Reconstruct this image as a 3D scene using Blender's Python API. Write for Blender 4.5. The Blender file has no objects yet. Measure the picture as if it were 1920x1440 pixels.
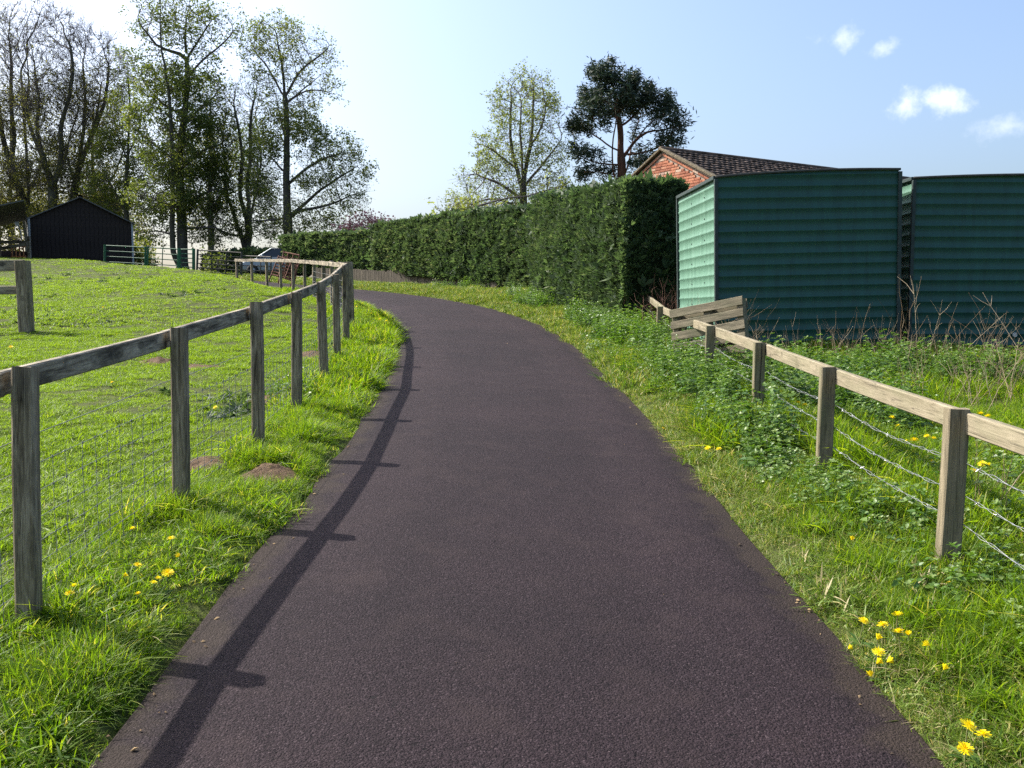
import bpy, bmesh, math, random
import numpy as np
from mathutils import Vector, Matrix

rng = np.random.default_rng(11)
random.seed(11)
R = math.radians
scene = bpy.context.scene
COL = scene.collection

# ------------------------------------------------------------------ camera, sky, sun, exposure
FPX, PITCH, CAMZ = 1734.0, R(4.5), 1.65
SUN_AZ, SUN_EL = R(-64.0), R(43.5)          # azimuth from +Y towards +X
cam_d = bpy.data.cameras.new('camera')
cam_d.sensor_width = 36.0
cam_d.lens = 36.0 * FPX / 1920.0
cam_d.clip_start = 0.05
cam_d.clip_end = 4000
cam = bpy.data.objects.new('camera', cam_d)
COL.objects.link(cam)
cam.location = (0, 0, CAMZ)
cam.rotation_euler = (math.pi / 2 - PITCH, 0, 0)
scene.camera = cam

EXPOSURE = 1.2
SKY_STRENGTH = 0.128
scene.view_settings.view_transform = 'Standard'
scene.view_settings.look = 'None'
scene.view_settings.exposure = EXPOSURE
scene.view_settings.gamma = 1.0
scene.view_settings.use_curve_mapping = False
scene.cycles.use_denoising = False
scene.cycles.max_bounces = 8
scene.cycles.diffuse_bounces = 3
scene.cycles.transmission_bounces = 4
scene.cycles.transparent_max_bounces = 8
scene.cycles.sample_clamp_indirect = 4.0

sun_d = bpy.data.lights.new('sun', 'SUN')
sun_d.energy = 4.2
sun_d.angle = R(0.55)
sun_d.color = (1.0, 0.945, 0.86)
sun = bpy.data.objects.new('sun', sun_d)
COL.objects.link(sun)
SUN_DIR = Vector((math.sin(SUN_AZ) * math.cos(SUN_EL), math.cos(SUN_AZ) * math.cos(SUN_EL), math.sin(SUN_EL)))
sun.rotation_euler = SUN_DIR.to_track_quat('Z', 'Y').to_euler()


def ray(px, py):
    """direction of a picture point (1920 x 1440) in the world"""
    u, v = (px - 960) / FPX, (720 - py) / FPX
    return np.array([u, math.cos(PITCH) + v * math.sin(PITCH), -math.sin(PITCH) + v * math.cos(PITCH)])


def at(px, py, Y):
    r = ray(px, py)
    return r * (Y / r[1]) + np.array([0, 0, CAMZ])


def proj(x, y, z):
    dz = z - CAMZ
    f = y * math.cos(PITCH) - dz * math.sin(PITCH)
    return 960 + FPX * x / f, 720 - FPX * (y * math.sin(PITCH) + dz * math.cos(PITCH)) / f


world = bpy.data.worlds.new('World')
scene.world = world
world.use_nodes = True
nt = world.node_tree
nt.nodes.clear()


def N(nt, t, **kw):
    n = nt.nodes.new(t)
    for k, v in kw.items():
        if k == 'inp':
            for kk, vv in v.items():
                n.inputs[kk].default_value = vv
        else:
            setattr(n, k, v)
    return n


wo = N(nt, 'ShaderNodeOutputWorld')
bg = N(nt, 'ShaderNodeBackground', inp={'Strength': SKY_STRENGTH})
sky = N(nt, 'ShaderNodeTexSky', sky_type='NISHITA', sun_disc=False)
sky.sun_elevation = SUN_EL
sky.sun_rotation = SUN_AZ
sky.altitude = 60
sky.air_density = 1.0
sky.dust_density = 5.0
sky.ozone_density = 4.0
tc = N(nt, 'ShaderNodeTexCoord')
nz = N(nt, 'ShaderNodeTexNoise', inp={'Scale': 30.0, 'Detail': 8.0, 'Roughness': 0.62})
nt.links.new(tc.outputs['Generated'], nz.inputs['Vector'])
prev = None
CLOUDS = [(1572, 76, 46, 24, .5), (1650, 90, 36, 22, .45), (1700, 198, 62, 30, .7), (1752, 187, 66, 28, .68),
          (1900, 236, 66, 26, .35), (2080, 150, 90, 40, .8), (2300, 60, 120, 50, .9), (2600, 260, 120, 45, .9)]
for (cx, cy, rx, ry, st) in CLOUDS:
    c = ray(cx, cy); c = c / np.linalg.norm(c)
    right = np.cross(c, [0, 0, 1]); right /= np.linalg.norm(right)
    up = np.cross(right, c)
    s = math.sqrt(1 + ((cx - 960) / FPX) ** 2)
    d1 = N(nt, 'ShaderNodeVectorMath', operation='DOT_PRODUCT'); d1.inputs[1].default_value = tuple(right * FPX / rx * s)
    d2 = N(nt, 'ShaderNodeVectorMath', operation='DOT_PRODUCT'); d2.inputs[1].default_value = tuple(up * FPX / ry * s)
    d3 = N(nt, 'ShaderNodeVectorMath', operation='DOT_PRODUCT'); d3.inputs[1].default_value = tuple(c)
    for d in (d1, d2, d3):
        nt.links.new(tc.outputs['Generated'], d.inputs[0])
    cb = N(nt, 'ShaderNodeCombineXYZ')
    nt.links.new(d1.outputs['Value'], cb.inputs[0]); nt.links.new(d2.outputs['Value'], cb.inputs[1])
    ln = N(nt, 'ShaderNodeVectorMath', operation='LENGTH')
    nt.links.new(cb.outputs[0], ln.inputs[0])
    ad = N(nt, 'ShaderNodeMath', operation='MULTIPLY_ADD'); ad.inputs[1].default_value = 3.6
    nt.links.new(nz.outputs['Fac'], ad.inputs[0]); nt.links.new(ln.outputs['Value'], ad.inputs[2])
    mr = N(nt, 'ShaderNodeMapRange', interpolation_type='SMOOTHSTEP')
    mr.inputs['From Min'].default_value = 2.85; mr.inputs['From Max'].default_value = 1.45
    mr.inputs['To Min'].default_value = 0.0; mr.inputs['To Max'].default_value = st
    nt.links.new(ad.outputs[0], mr.inputs['Value'])
    gt = N(nt, 'ShaderNodeMath', operation='GREATER_THAN'); gt.inputs[1].default_value = 0.2
    nt.links.new(d3.outputs['Value'], gt.inputs[0])
    ml = N(nt, 'ShaderNodeMath', operation='MULTIPLY')
    nt.links.new(mr.outputs[0], ml.inputs[0]); nt.links.new(gt.outputs[0], ml.inputs[1])
    if prev is None:
        prev = ml
    else:
        mx = N(nt, 'ShaderNodeMath', operation='MAXIMUM')
        nt.links.new(prev.outputs[0], mx.inputs[0]); nt.links.new(ml.outputs[0], mx.inputs[1])
        prev = mx
mixc = N(nt, 'ShaderNodeMix', data_type='RGBA')
mixc.inputs[7].default_value = (5.2, 5.35, 5.7, 1)
nt.links.new(prev.outputs[0], mixc.inputs[0])
nt.links.new(sky.outputs[0], mixc.inputs[6])
nt.links.new(mixc.outputs[2], bg.inputs[0])
nt.links.new(bg.outputs[0], wo.inputs[0])

# ------------------------------------------------------------------ terrain function
_YS = [-12, -5, 0, 4, 8, 12, 16, 20, 26, 32, 44, 52, 58, 70, 90, 140]
_ZS = [-.78, -.325, 0, .26, .55, .86, 1.18, 1.5, 1.93, 2.32, 3.02, 3.35, 3.4, 2.9, 1.4, 0]
_yy = np.arange(-12, 140, .25)
_zz = np.convolve(np.pad(np.interp(_yy, _YS, _ZS), 8, mode='edge'), np.ones(17) / 17, 'valid')


def sst(v, a, b):
    t = np.clip((v - a) / (b - a), 0, 1)
    return t * t * (3 - 2 * t)


def dense(P, step=.25):
    P = np.array(P, float)
    # Catmull-Rom through the points
    Q = np.vstack([2 * P[0] - P[1], P, 2 * P[-1] - P[-2]])
    out = []
    for i in range(1, len(Q) - 2):
        p0, p1, p2, p3 = Q[i - 1], Q[i], Q[i + 1], Q[i + 2]
        n = max(2, int(np.linalg.norm(p2 - p1) / step))
        t = np.linspace(0, 1, n, endpoint=False)[:, None]
        out.append(.5 * ((2 * p1) + (-p0 + p2) * t + (2 * p0 - 5 * p1 + 4 * p2 - p3) * t ** 2 + (-p0 + 3 * p1 - 3 * p2 + p3) * t ** 3))
    out.append(P[-1:])
    return np.vstack(out)


ROADW = 2.78
REDGE = dense([(1.39, -8), (1.39, -2), (1.39, 3), (1.38, 6), (1.34, 8.5), (1.28, 10.3), (1.16, 12.4), (1.0, 14.9), (.72, 17.4), (.2, 20.3),
               (-.9, 24.3), (-2.75, 28.9), (-4.6, 32.4), (-6.2, 34.8), (-9.6, 38.8), (-14, 42.2), (-20, 45), (-28, 47.5), (-40, 50)])
_t = np.gradient(REDGE, axis=0); _t /= np.linalg.norm(_t, axis=1)[:, None]
_n = np.stack([-_t[:, 1], _t[:, 0]], 1)            # points left
CENT = REDGE + _n * ROADW / 2
LEDGE = REDGE + _n * ROADW


def polydist(x, y, P):
    """signed distance to polyline P (positive = left of its direction)"""
    x = np.asarray(x, float).ravel(); y = np.asarray(y, float).ravel()
    best = np.full(x.shape, 1e9); sg = np.zeros(x.shape)
    Q = P[::4] if len(P) > 60 else P
    if not np.allclose(Q[-1], P[-1]):
        Q = np.vstack([Q, P[-1]])
    for a, b in zip(Q[:-1], Q[1:]):
        d = b - a; L2 = d @ d
        t = np.clip(((x - a[0]) * d[0] + (y - a[1]) * d[1]) / L2, 0, 1)
        ex = x - (a[0] + t * d[0]); ey = y - (a[1] + t * d[1])
        dd = ex * ex + ey * ey
        s = d[0] * ey - d[1] * ex
        m = dd < best
        best[m] = dd[m]; sg[m] = np.sign(s[m])
    return np.sqrt(best) * np.where(sg == 0, 1, sg)


def vnoise(x, y, s=1.0, seed=0):
    """smooth value noise in -1..1"""
    r = np.random.default_rng(seed + 77).random((64, 64)) * 2 - 1
    u = np.asarray(x, float) * s + 1000.0; v = np.asarray(y, float) * s + 1000.0
    i = np.floor(u).astype(int); j = np.floor(v).astype(int)
    fu = u - i; fv = v - j
    fu = fu * fu * (3 - 2 * fu); fv = fv * fv * (3 - 2 * fv)
    g = lambda a, b: r[a % 64, b % 64]
    return (g(i, j) * (1 - fu) + g(i + 1, j) * fu) * (1 - fv) + (g(i, j + 1) * (1 - fu) + g(i + 1, j + 1) * fu) * fv


def gz0(x, y):
    """ground without the road's own cut"""
    x = np.asarray(x, float); y = np.asarray(y, float)
    z = np.interp(y, _yy, _zz)
    s = sst(y, 6, 40)
    l = np.log1p(np.exp(np.clip((-x - 8) / 1.5, -40, 40))) * 1.5
    z = z + .05 * np.minimum(l, 22) * s * (1 - sst(y, 60, 100))
    return z


def gz(x, y):
    shp = np.shape(x)
    x = np.asarray(x, float).ravel(); y = np.asarray(y, float).ravel()
    d = polydist(x, y, CENT)
    hw = ROADW / 2
    z = gz0(x, y)
    z = z - .07 * (1 - sst(np.abs(d), hw - .06, hw + .12)) + .02 * sst(np.abs(d), hw, hw + .3)
    # field bank left of the fence, low bank on the right verge
    z = z + .62 * sst(d, 2.2, 4.6) * (1 - .8 * sst(d, 4.5, 11)) * sst(y, 14, 27) * (1 - .5 * sst(y, 35, 43)) * (1 - sst(y, 60, 90))
    z = z + .09 * sst(-d, 1.5, 2.6) * (1 - sst(y, 26, 40))
    out = np.abs(d) > hw
    z = z + np.where(out, .03 * vnoise(x, y, .9, 1) + .018 * vnoise(x, y, 2.7, 2), 0) * sst(np.abs(d), hw, hw + .5)
    z = z + np.where(d > 2.3, .06 * vnoise(x, y, .35, 3), 0) * sst(d, 2.3, 4)
    return z.reshape(shp) if shp else float(z[0])


def hit(px, py, off=0.0):
    r = ray(px, py)
    ts = np.linspace(1.5, 70, 2600)
    p = r[None] * ts[:, None]
    d = p[:, 2] + CAMZ - gz(p[:, 0], p[:, 1]) - off
    i = int(np.argmax(d < 0))
    return p[i] + np.array([0, 0, CAMZ])


# ------------------------------------------------------------------ helpers
def mesh_np(name, v, f, mats=(), smooth=False, attrs=None):
    """v (n,3), f (m,k) uniform polygons"""
    v = np.asarray(v, np.float32); f = np.asarray(f, np.int32)
    me = bpy.data.meshes.new(name)
    me.vertices.add(len(v)); me.vertices.foreach_set('co', v.ravel())
    k = f.shape[1]
    me.loops.add(f.size); me.loops.foreach_set('vertex_index', f.ravel())
    me.polygons.add(len(f)); me.polygons.foreach_set('loop_start', np.arange(0, f.size, k, dtype=np.int32))
    me.update(calc_edges=True)
    if smooth:
        me.polygons.foreach_set('use_smooth', np.ones(len(f), bool))
    for a, val in (attrs or {}).items():
        at_ = me.attributes.new(a, 'FLOAT', 'POINT'); at_.data.foreach_set('value', np.asarray(val, np.float32))
    for m in mats:
        me.materials.append(m)
    return me


def ob(name, me, parent=None, mat4=None):
    o = bpy.data.objects.new(name, me)
    COL.objects.link(o)
    if parent is not None:
        o.parent = parent
    if mat4 is not None:
        o.matrix_local = mat4
    return o


def tag(o, label=None, cat=None, group=None, kind=None):
    if label: o['label'] = label
    if cat: o['category'] = cat
    if group: o['group'] = group
    if kind: o['kind'] = kind
    return o


def empty(name, loc, label=None, cat=None, group=None, rz=0.0):
    o = bpy.data.objects.new(name, None)
    COL.objects.link(o)
    o.empty_display_size = .2
    o.location = loc; o.rotation_euler = (0, 0, rz)
    return tag(o, label, cat, group)


def frame(p, xdir, up=(0, 0, 1)):
    """4x4 with local x along xdir, local z near up, origin p"""
    x = Vector(xdir).normalized(); z = Vector(up)
    y = z.cross(x)
    if y.length < 1e-6:
        y = Vector((0, 1, 0))
    y.normalize(); z = x.cross(y)
    m = Matrix((x, y, z)).transposed().to_4x4()
    m.translation = Vector(p)
    return m


def bar(name, w, d, L, mat, axis='z', seg=6, jit=.0, bev=.006, rr=None, rag=0.0):
    """a sawn timber or bar: bevelled cross-section w x d, length L from 0 along axis, slightly uneven"""
    rr = rr or random
    b = min(bev, w * .3, d * .3)
    hw, hd = w / 2, d / 2
    cs = [(-hw + b, -hd), (hw - b, -hd), (hw, -hd + b), (hw, hd - b), (hw - b, hd), (-hw + b, hd), (-hw, hd - b), (-hw, -hd + b)]
    V, F = [], []
    ph = rr.random() * 6
    for i in range(seg + 1):
        t = i / seg
        ox = jit * math.sin(ph + t * 4.1); oy = jit * math.cos(ph * 1.7 + t * 3.3)
        for (a, c) in cs:
            k = 1 + (rr.random() - .5) * jit * 3
            zz = t * L
            if i in (0, seg):
                zz += (rr.random() - .5) * rag
            V.append((a * k + ox, c * k + oy, zz))
    for i in range(seg):
        for j in range(8):
            a = i * 8 + j; c = i * 8 + (j + 1) % 8
            F.append((a, c, c + 8, a + 8))
    F.append(tuple(range(7, -1, -1))); F.append(tuple(range(seg * 8, seg * 8 + 8)))
    if axis == 'x':
        V = [(z, x, y) for (x, y, z) in V]
    elif axis == 'y':
        V = [(y, z, x) for (x, y, z) in V]
    me = bpy.data.meshes.new(name)
    me.from_pydata(V, [], F); me.materials.append(mat)
    return me


def boxes(name, L, mats, smooth=False):
    """one mesh out of boxes (x0,x1,y0,y1,z0,z1)"""
    V, F = [], []
    for (x0, x1, y0, y1, z0, z1) in L:
        o = len(V)
        V += [(x0, y0, z0), (x1, y0, z0), (x1, y1, z0), (x0, y1, z0), (x0, y0, z1), (x1, y0, z1), (x1, y1, z1), (x0, y1, z1)]
        F += [(o, o + 3, o + 2, o + 1), (o + 4, o + 5, o + 6, o + 7), (o, o + 1, o + 5, o + 4), (o + 1, o + 2, o + 6, o + 5), (o + 2, o + 3, o + 7, o + 6), (o + 3, o, o + 4, o + 7)]
    return mesh_np(name, V, F, mats, smooth)


def tube(P, rad, sides=6):
    """vertices and quads of a tube along polyline P with radii rad"""
    P = np.asarray(P, float); rad = np.broadcast_to(np.asarray(rad, float), (len(P),))
    T = np.gradient(P, axis=0); T /= np.linalg.norm(T, axis=1)[:, None] + 1e-9
    ref = np.array([0, 0, 1.]) if abs(T[0, 2]) < .8 else np.array([1., 0, 0])
    A = np.cross(T, ref); A /= np.linalg.norm(A, axis=1)[:, None] + 1e-9
    for i in range(1, len(A)):                       # keep the frame from flipping
        a = A[i - 1] - T[i] * (A[i - 1] @ T[i]); A[i] = a / (np.linalg.norm(a) + 1e-9)
    B = np.cross(T, A)
    ang = np.arange(sides) * 2 * math.pi / sides
    V = P[:, None] + rad[:, None, None] * (np.cos(ang)[None, :, None] * A[:, None] + np.sin(ang)[None, :, None] * B[:, None])
    n = len(P)
    i = np.arange(n - 1)[:, None] * sides; j = np.arange(sides)[None]
    jn = (j + 1) % sides
    F = np.stack([i + j, i + jn, i + sides + jn, i + sides + j], -1).reshape(-1, 4)
    return V.reshape(-1, 3), F


class Acc:
    def __init__(s): s.V, s.F, s.n, s.A = [], [], 0, []
    def add(s, v, f, a=None):
        s.V.append(np.asarray(v, float)); s.F.append(np.asarray(f, int) + s.n); s.n += len(v)
        s.A.append(np.zeros(len(v)) if a is None else np.broadcast_to(a, (len(v),)))
    def mesh(s, name, mats, smooth=False):
        return mesh_np(name, np.vstack(s.V), np.vstack(s.F), mats, smooth, {'tint': np.concatenate(s.A)})


# ------------------------------------------------------------------ materials
def material(name):
    m = bpy.data.materials.new(name)
    m.use_nodes = True
    t = m.node_tree
    p = t.nodes['Principled BSDF']
    return m, t, p


def ramp(t, stops, fac=None):
    r = t.nodes.new('ShaderNodeValToRGB')
    e = r.color_ramp.elements
    while len(e) < len(stops):
        e.new(.5)
    for k, (pos, c) in enumerate(stops):
        e[k].position = pos; e[k].color = (*c, 1)
    if fac is not None:
        t.links.new(fac, r.inputs[0])
    return r


def noise(t, scale, detail=4, rough=.55, vec=None, dist=0.0):
    n = N(t, 'ShaderNodeTexNoise', inp={'Scale': scale, 'Detail': detail, 'Roughness': rough, 'Distortion': dist})
    if vec is not None:
        t.links.new(vec, n.inputs['Vector'])
    return n


def mapping(t, out, sc=(1, 1, 1), rnd=False):
    mp = N(t, 'ShaderNodeMapping'); mp.inputs['Scale'].default_value = sc
    t.links.new(out, mp.inputs['Vector'])
    if rnd:
        oi = N(t, 'ShaderNodeObjectInfo')
        mu = N(t, 'ShaderNodeMath', operation='MULTIPLY'); mu.inputs[1].default_value = 37.0
        t.links.new(oi.outputs['Random'], mu.inputs[0])
        cb = N(t, 'ShaderNodeCombineXYZ')
        for k in range(3):
            t.links.new(mu.outputs[0], cb.inputs[k])
        t.links.new(cb.outputs[0], mp.inputs['Location'])
    return mp.outputs[0]


def mixcol(t, fac, a, b, mode='MIX'):
    m = N(t, 'ShaderNodeMix', data_type='RGBA', blend_type=mode)
    for s, v in ((0, fac), (6, a), (7, b)):
        if hasattr(v, 'is_linked'):
            t.links.new(v, m.inputs[s])
        elif s == 0:
            m.inputs[0].default_value = v
        else:
            m.inputs[s].default_value = (*v, 1)
    return m.outputs[2]


def bump(t, p, h, strength=.4, dist=.01):
    b = N(t, 'ShaderNodeBump', inp={'Strength': strength, 'Distance': dist})
    t.links.new(h, b.inputs['Height']); t.links.new(b.outputs[0], p.inputs['Normal'])
    return b


def leafmat(name, stops, trans=.45, tcol=(1.25, 1.25, .55), rough=.55, spec=.25, inst=.35):
    """leaf / blade material: tint attribute plus a random per instance picks the colour, light shines through"""
    m, t, p = material(name)
    a = N(t, 'ShaderNodeAttribute', attribute_name='tint')
    oi = N(t, 'ShaderNodeObjectInfo')
    sub = N(t, 'ShaderNodeMath', operation='SUBTRACT'); sub.inputs[1].default_value = .5
    t.links.new(oi.outputs['Random'], sub.inputs[0])
    ma = N(t, 'ShaderNodeMath', operation='MULTIPLY_ADD', use_clamp=True); ma.inputs[1].default_value = inst
    t.links.new(sub.outputs[0], ma.inputs[0]); t.links.new(a.outputs['Fac'], ma.inputs[2])
    r = ramp(t, stops, ma.outputs[0])
    t.links.new(r.outputs[0], p.inputs['Base Color'])
    p.inputs['Roughness'].default_value = rough
    p.inputs['Specular IOR Level'].default_value = spec
    tr = N(t, 'ShaderNodeBsdfTranslucent')
    mc = mixcol(t, 1.0, r.outputs[0], tcol, 'MULTIPLY')
    t.links.new(mc, tr.inputs[0])
    mx = N(t, 'ShaderNodeMixShader'); mx.inputs[0].default_value = trans
    t.links.new(p.outputs[0], mx.inputs[1]); t.links.new(tr.outputs[0], mx.inputs[2])
    t.links.new(mx.outputs[0], t.nodes['Material Output'].inputs[0])
    return m


def wood(name, dark, mid, light, stain=(.02, .02, .018), stain_amt=.5, axis='z', green=None):
    m, t, p = material(name)
    tcx = N(t, 'ShaderNodeTexCoord')
    sc = {'z': (1, 1, .07), 'x': (.07, 1, 1)}[axis]
    v = mapping(t, tcx.outputs['Object'], sc, True)
    g1 = noise(t, 30, 6, .7, v, .9)
    g2 = noise(t, 160, 3, .6, v)
    v2 = mapping(t, tcx.outputs['Object'], {'z': (1, 1, .4), 'x': (.4, 1, 1)}[axis], True)
    s1 = noise(t, 9, 5, .6, v2, .8)
    add = N(t, 'ShaderNodeMath', operation='MULTIPLY_ADD'); add.inputs[1].default_value = .35
    t.links.new(g2.outputs['Fac'], add.inputs[0]); t.links.new(g1.outputs['Fac'], add.inputs[2])
    r = ramp(t, [(.50, dark), (.66, mid), (.82, light)], add.outputs[0])
    sr = ramp(t, [(.45, (0, 0, 0)), (.68, (1, 1, 1))], s1.outputs['Fac'])
    sm = N(t, 'ShaderNodeMath', operation='MULTIPLY'); sm.inputs[1].default_value = stain_amt
    t.links.new(sr.outputs[0], sm.inputs[0])
    c = mixcol(t, sm.outputs[0], r.outputs[0], stain)
    # knots
    vk = mapping(t, tcx.outputs['Object'], {'z': (1, 1, .55), 'x': (.55, 1, 1)}[axis], True)
    vo = N(t, 'ShaderNodeTexVoronoi', inp={'Scale': 4.2}); t.links.new(vk, vo.inputs['Vector'])
    kr = ramp(t, [(.06, (1, 1, 1)), (.09, (.35, .35, .35)), (.12, (.7, .7, .7)), (.16, (0, 0, 0))], vo.outputs['Distance'])
    c = mixcol(t, kr.outputs[0], c, tuple(x * .6 for x in dark))
    # drying checks: thin dark lines along the grain
    vc = mapping(t, tcx.outputs['Object'], {'z': (1, 1, .025), 'x': (.025, 1, 1)}[axis], True)
    ck = noise(t, 34, 2, .5, vc, .3)
    cr = ramp(t, [(.485, (0, 0, 0)), (.5, (.85, .85, .85)), (.515, (0, 0, 0))], ck.outputs['Fac'])
    c = mixcol(t, cr.outputs[0], c, tuple(x * .35 for x in dark))
    if green is not None:
        gn = noise(t, 5, 4, .6, v2)
        gr = ramp(t, [(.45, (0, 0, 0)), (.7, (.75, .75, .75))], gn.outputs['Fac'])
        c = mixcol(t, gr.outputs[0], c, green)
    t.links.new(c, p.inputs['Base Color'])
    p.inputs['Roughness'].default_value = .82
    p.inputs['Specular IOR Level'].default_value = .25
    bump(t, p, add.outputs[0], .55, .006)
    return m


def plain(name, col, rough=.6, metal=0.0, var=.25, scale=14, bmp=.15, bd=.004, spec=.4):
    m, t, p = material(name)
    tcx = N(t, 'ShaderNodeTexCoord')
    n = noise(t, scale, 5, .6, tcx.outputs['Object'])
    r = ramp(t, [(.3, tuple(c * (1 - var) for c in col)), (.7, tuple(min(1, c * (1 + var)) for c in col))], n.outputs['Fac'])
    t.links.new(r.outputs[0], p.inputs['Base Color'])
    p.inputs['Roughness'].default_value = rough; p.inputs['Metallic'].default_value = metal
    p.inputs['Specular IOR Level'].default_value = spec
    n2 = noise(t, scale * 6, 3, .6, tcx.outputs['Object'])
    bump(t, p, n2.outputs['Fac'], bmp, bd)
    return m


# ---- ground and road
M_ground, t, p = material('soil_and_turf')
tcx = N(t, 'ShaderNodeTexCoord')
n1 = noise(t, .6, 6, .6, tcx.outputs['Object']); n2 = noise(t, 9, 6, .65, tcx.outputs['Object'])
r1 = ramp(t, [(.35, (.035, .042, .014)), (.6, (.055, .068, .018)), (.8, (.085, .085, .032))], n2.outputs['Fac'])
c = mixcol(t, .35, r1.outputs[0], ramp(t, [(.4, (.045, .055, .014)), (.65, (.085, .10, .022))], n1.outputs['Fac']).outputs[0])
t.links.new(c, p.inputs['Base Color']); p.inputs['Roughness'].default_value = .95
p.inputs['Specular IOR Level'].default_value = .1
bump(t, p, n2.outputs['Fac'], .8, .05)

M_road, t, p = material('asphalt')
tcx = N(t, 'ShaderNodeTexCoord')
vo = N(t, 'ShaderNodeTexVoronoi', inp={'Scale': 170.0, 'Randomness': 1.0}); t.links.new(tcx.outputs['Object'], vo.inputs['Vector'])
vo2 = N(t, 'ShaderNodeTexVoronoi', inp={'Scale': 95.0, 'Randomness': 1.0}); t.links.new(tcx.outputs['Object'], vo2.inputs['Vector'])
sepc = N(t, 'ShaderNodeSeparateColor'); t.links.new(vo.outputs['Color'], sepc.inputs[0])
chip = ramp(t, [(0.0, (.0052, .0031, .0042)), (.35, (.0128, .0080, .0100)), (.7, (.0205, .0134, .0160)), (.95, (.030, .0212, .0245)), (1.0, (.058, .044, .048))], sepc.outputs[0])
big = noise(t, .55, 5, .6, tcx.outputs['Object']); mid_ = noise(t, 3.2, 5, .65, tcx.outputs['Object'])
tone = ramp(t, [(.3, (.74, .74, .76)), (.7, (1.18, 1.15, 1.13))], big.outputs['Fac'])
c = mixcol(t, 1.0, chip.outputs[0], tone.outputs[0], 'MULTIPLY')
red = ramp(t, [(.5, (0, 0, 0)), (.75, (.55, .55, .55))], mid_.outputs['Fac'])
c = mixcol(t, red.outputs[0], c, (.030, .0205, .0205))
pit0 = noise(t, 34, 3, .7, tcx.outputs['Object']); pcl = noise(t, 4.5, 3, .6, tcx.outputs['Object'])
pit = N(t, 'ShaderNodeMath', operation='MULTIPLY_ADD'); pit.inputs[1].default_value = .28
t.links.new(pcl.outputs['Fac'], pit.inputs[0]); t.links.new(pit0.outputs['Fac'], pit.inputs[2])
pr = ramp(t, [(.80, (0, 0, 0)), (.87, (.85, .85, .85))], pit.outputs[0])
c = mixcol(t, pr.outputs[0], c, (.007, .006, .0065))
# earthy, mossy margins and slightly polished wheel tracks
ea = N(t, 'ShaderNodeAttribute', attribute_name='edge')
em = N(t, 'ShaderNodeMath', operation='MULTIPLY_ADD'); em.inputs[1].default_value = -.55
t.links.new(mid_.outputs['Fac'], em.inputs[0]); t.links.new(ea.outputs['Fac'], em.inputs[2])
er = ramp(t, [(0.0, (.45, .45, .45)), (.09, (0, 0, 0))], None)
eo = N(t, 'ShaderNodeMath', operation='ADD'); eo.inputs[1].default_value = .20
t.links.new(em.outputs[0], eo.inputs[0]); t.links.new(eo.outputs[0], er.inputs[0])
c = mixcol(t, er.outputs[0], c, (.040, .030, .020))
tr_ = ramp(t, [(.18, (.93, .93, .93)), (.30, (1.12, 1.10, 1.10)), (.62, (1.10, 1.09, 1.09)), (.85, (.92, .90, .92))], ea.outputs['Fac'])
c = mixcol(t, 1.0, c, tr_.outputs[0], 'MULTIPLY')
t.links.new(c, p.inputs['Base Color']); p.inputs['Roughness'].default_value = .85
p.inputs['Specular IOR Level'].default_value = .15
ha = N(t, 'ShaderNodeMath', operation='MULTIPLY_ADD'); ha.inputs[1].default_value = .7
t.links.new(vo.outputs['Distance'], ha.inputs[0]); t.links.new(vo2.outputs['Distance'], ha.inputs[2])
hb = N(t, 'ShaderNodeMath', operation='MULTIPLY_ADD'); hb.inputs[1].default_value = -.8
t.links.new(pr.outputs[0], hb.inputs[0]); t.links.new(ha.outputs[0], hb.inputs[2])
iv = N(t, 'ShaderNodeMath', operation='MULTIPLY'); iv.inputs[1].default_value = -1
t.links.new(ha.outputs[0], iv.inputs[0])
sm_ = N(t, 'ShaderNodeMath', operation='SUBTRACT'); t.links.new(iv.outputs[0], sm_.inputs[0]); t.links.new(pr.outputs[0], sm_.inputs[1])
bump(t, p, sm_.outputs[0], .75, .006)

M_postL = wood('weathered_grey_post', (.062, .046, .028), (.215, .172, .110), (.38, .315, .22), stain=(.085, .07, .045), stain_amt=.5, axis='z')
M_railL = wood('weathered_grey_rail', (.11, .09, .06), (.26, .22, .155), (.40, .35, .26), stain=(.020, .018, .014), stain_amt=.92, axis='x')
M_postR = wood('pale_green_post', (.11, .09, .055), (.18, .15, .095), (.25, .21, .14), stain=(.08, .075, .045), stain_amt=.5, axis='z', green=(.11, .115, .06))
M_railR = wood('pale_straw_rail', (.14, .118, .074), (.22, .187, .125), (.285, .245, .17), stain=(.13, .115, .07), stain_amt=.5, axis='x', green=(.18, .17, .10))
M_pallet = wood('pallet_timber', (.10, .085, .055), (.17, .145, .095), (.26, .22, .15), stain=(.06, .055, .035), stain_amt=.5, axis='x', green=(.10, .105, .055))
M_board = wood('fence_board', (.045, .037, .027), (.085, .07, .05), (.15, .125, .09), stain=(.03, .026, .02), stain_amt=.4, axis='z')
M_wire = plain('galvanised_wire', (.20, .21, .21), .6, .4, .2, 30)
M_wireR = plain('bright_barbed_wire', (.36, .37, .37), .38, .75, .15, 30)
M_soil = plain('molehill_soil', (.135, .092, .058), .95, 0, .45, 22, .9, .03, .1)

# ------------------------------------------------------------------ ground
GRID = {}


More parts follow.
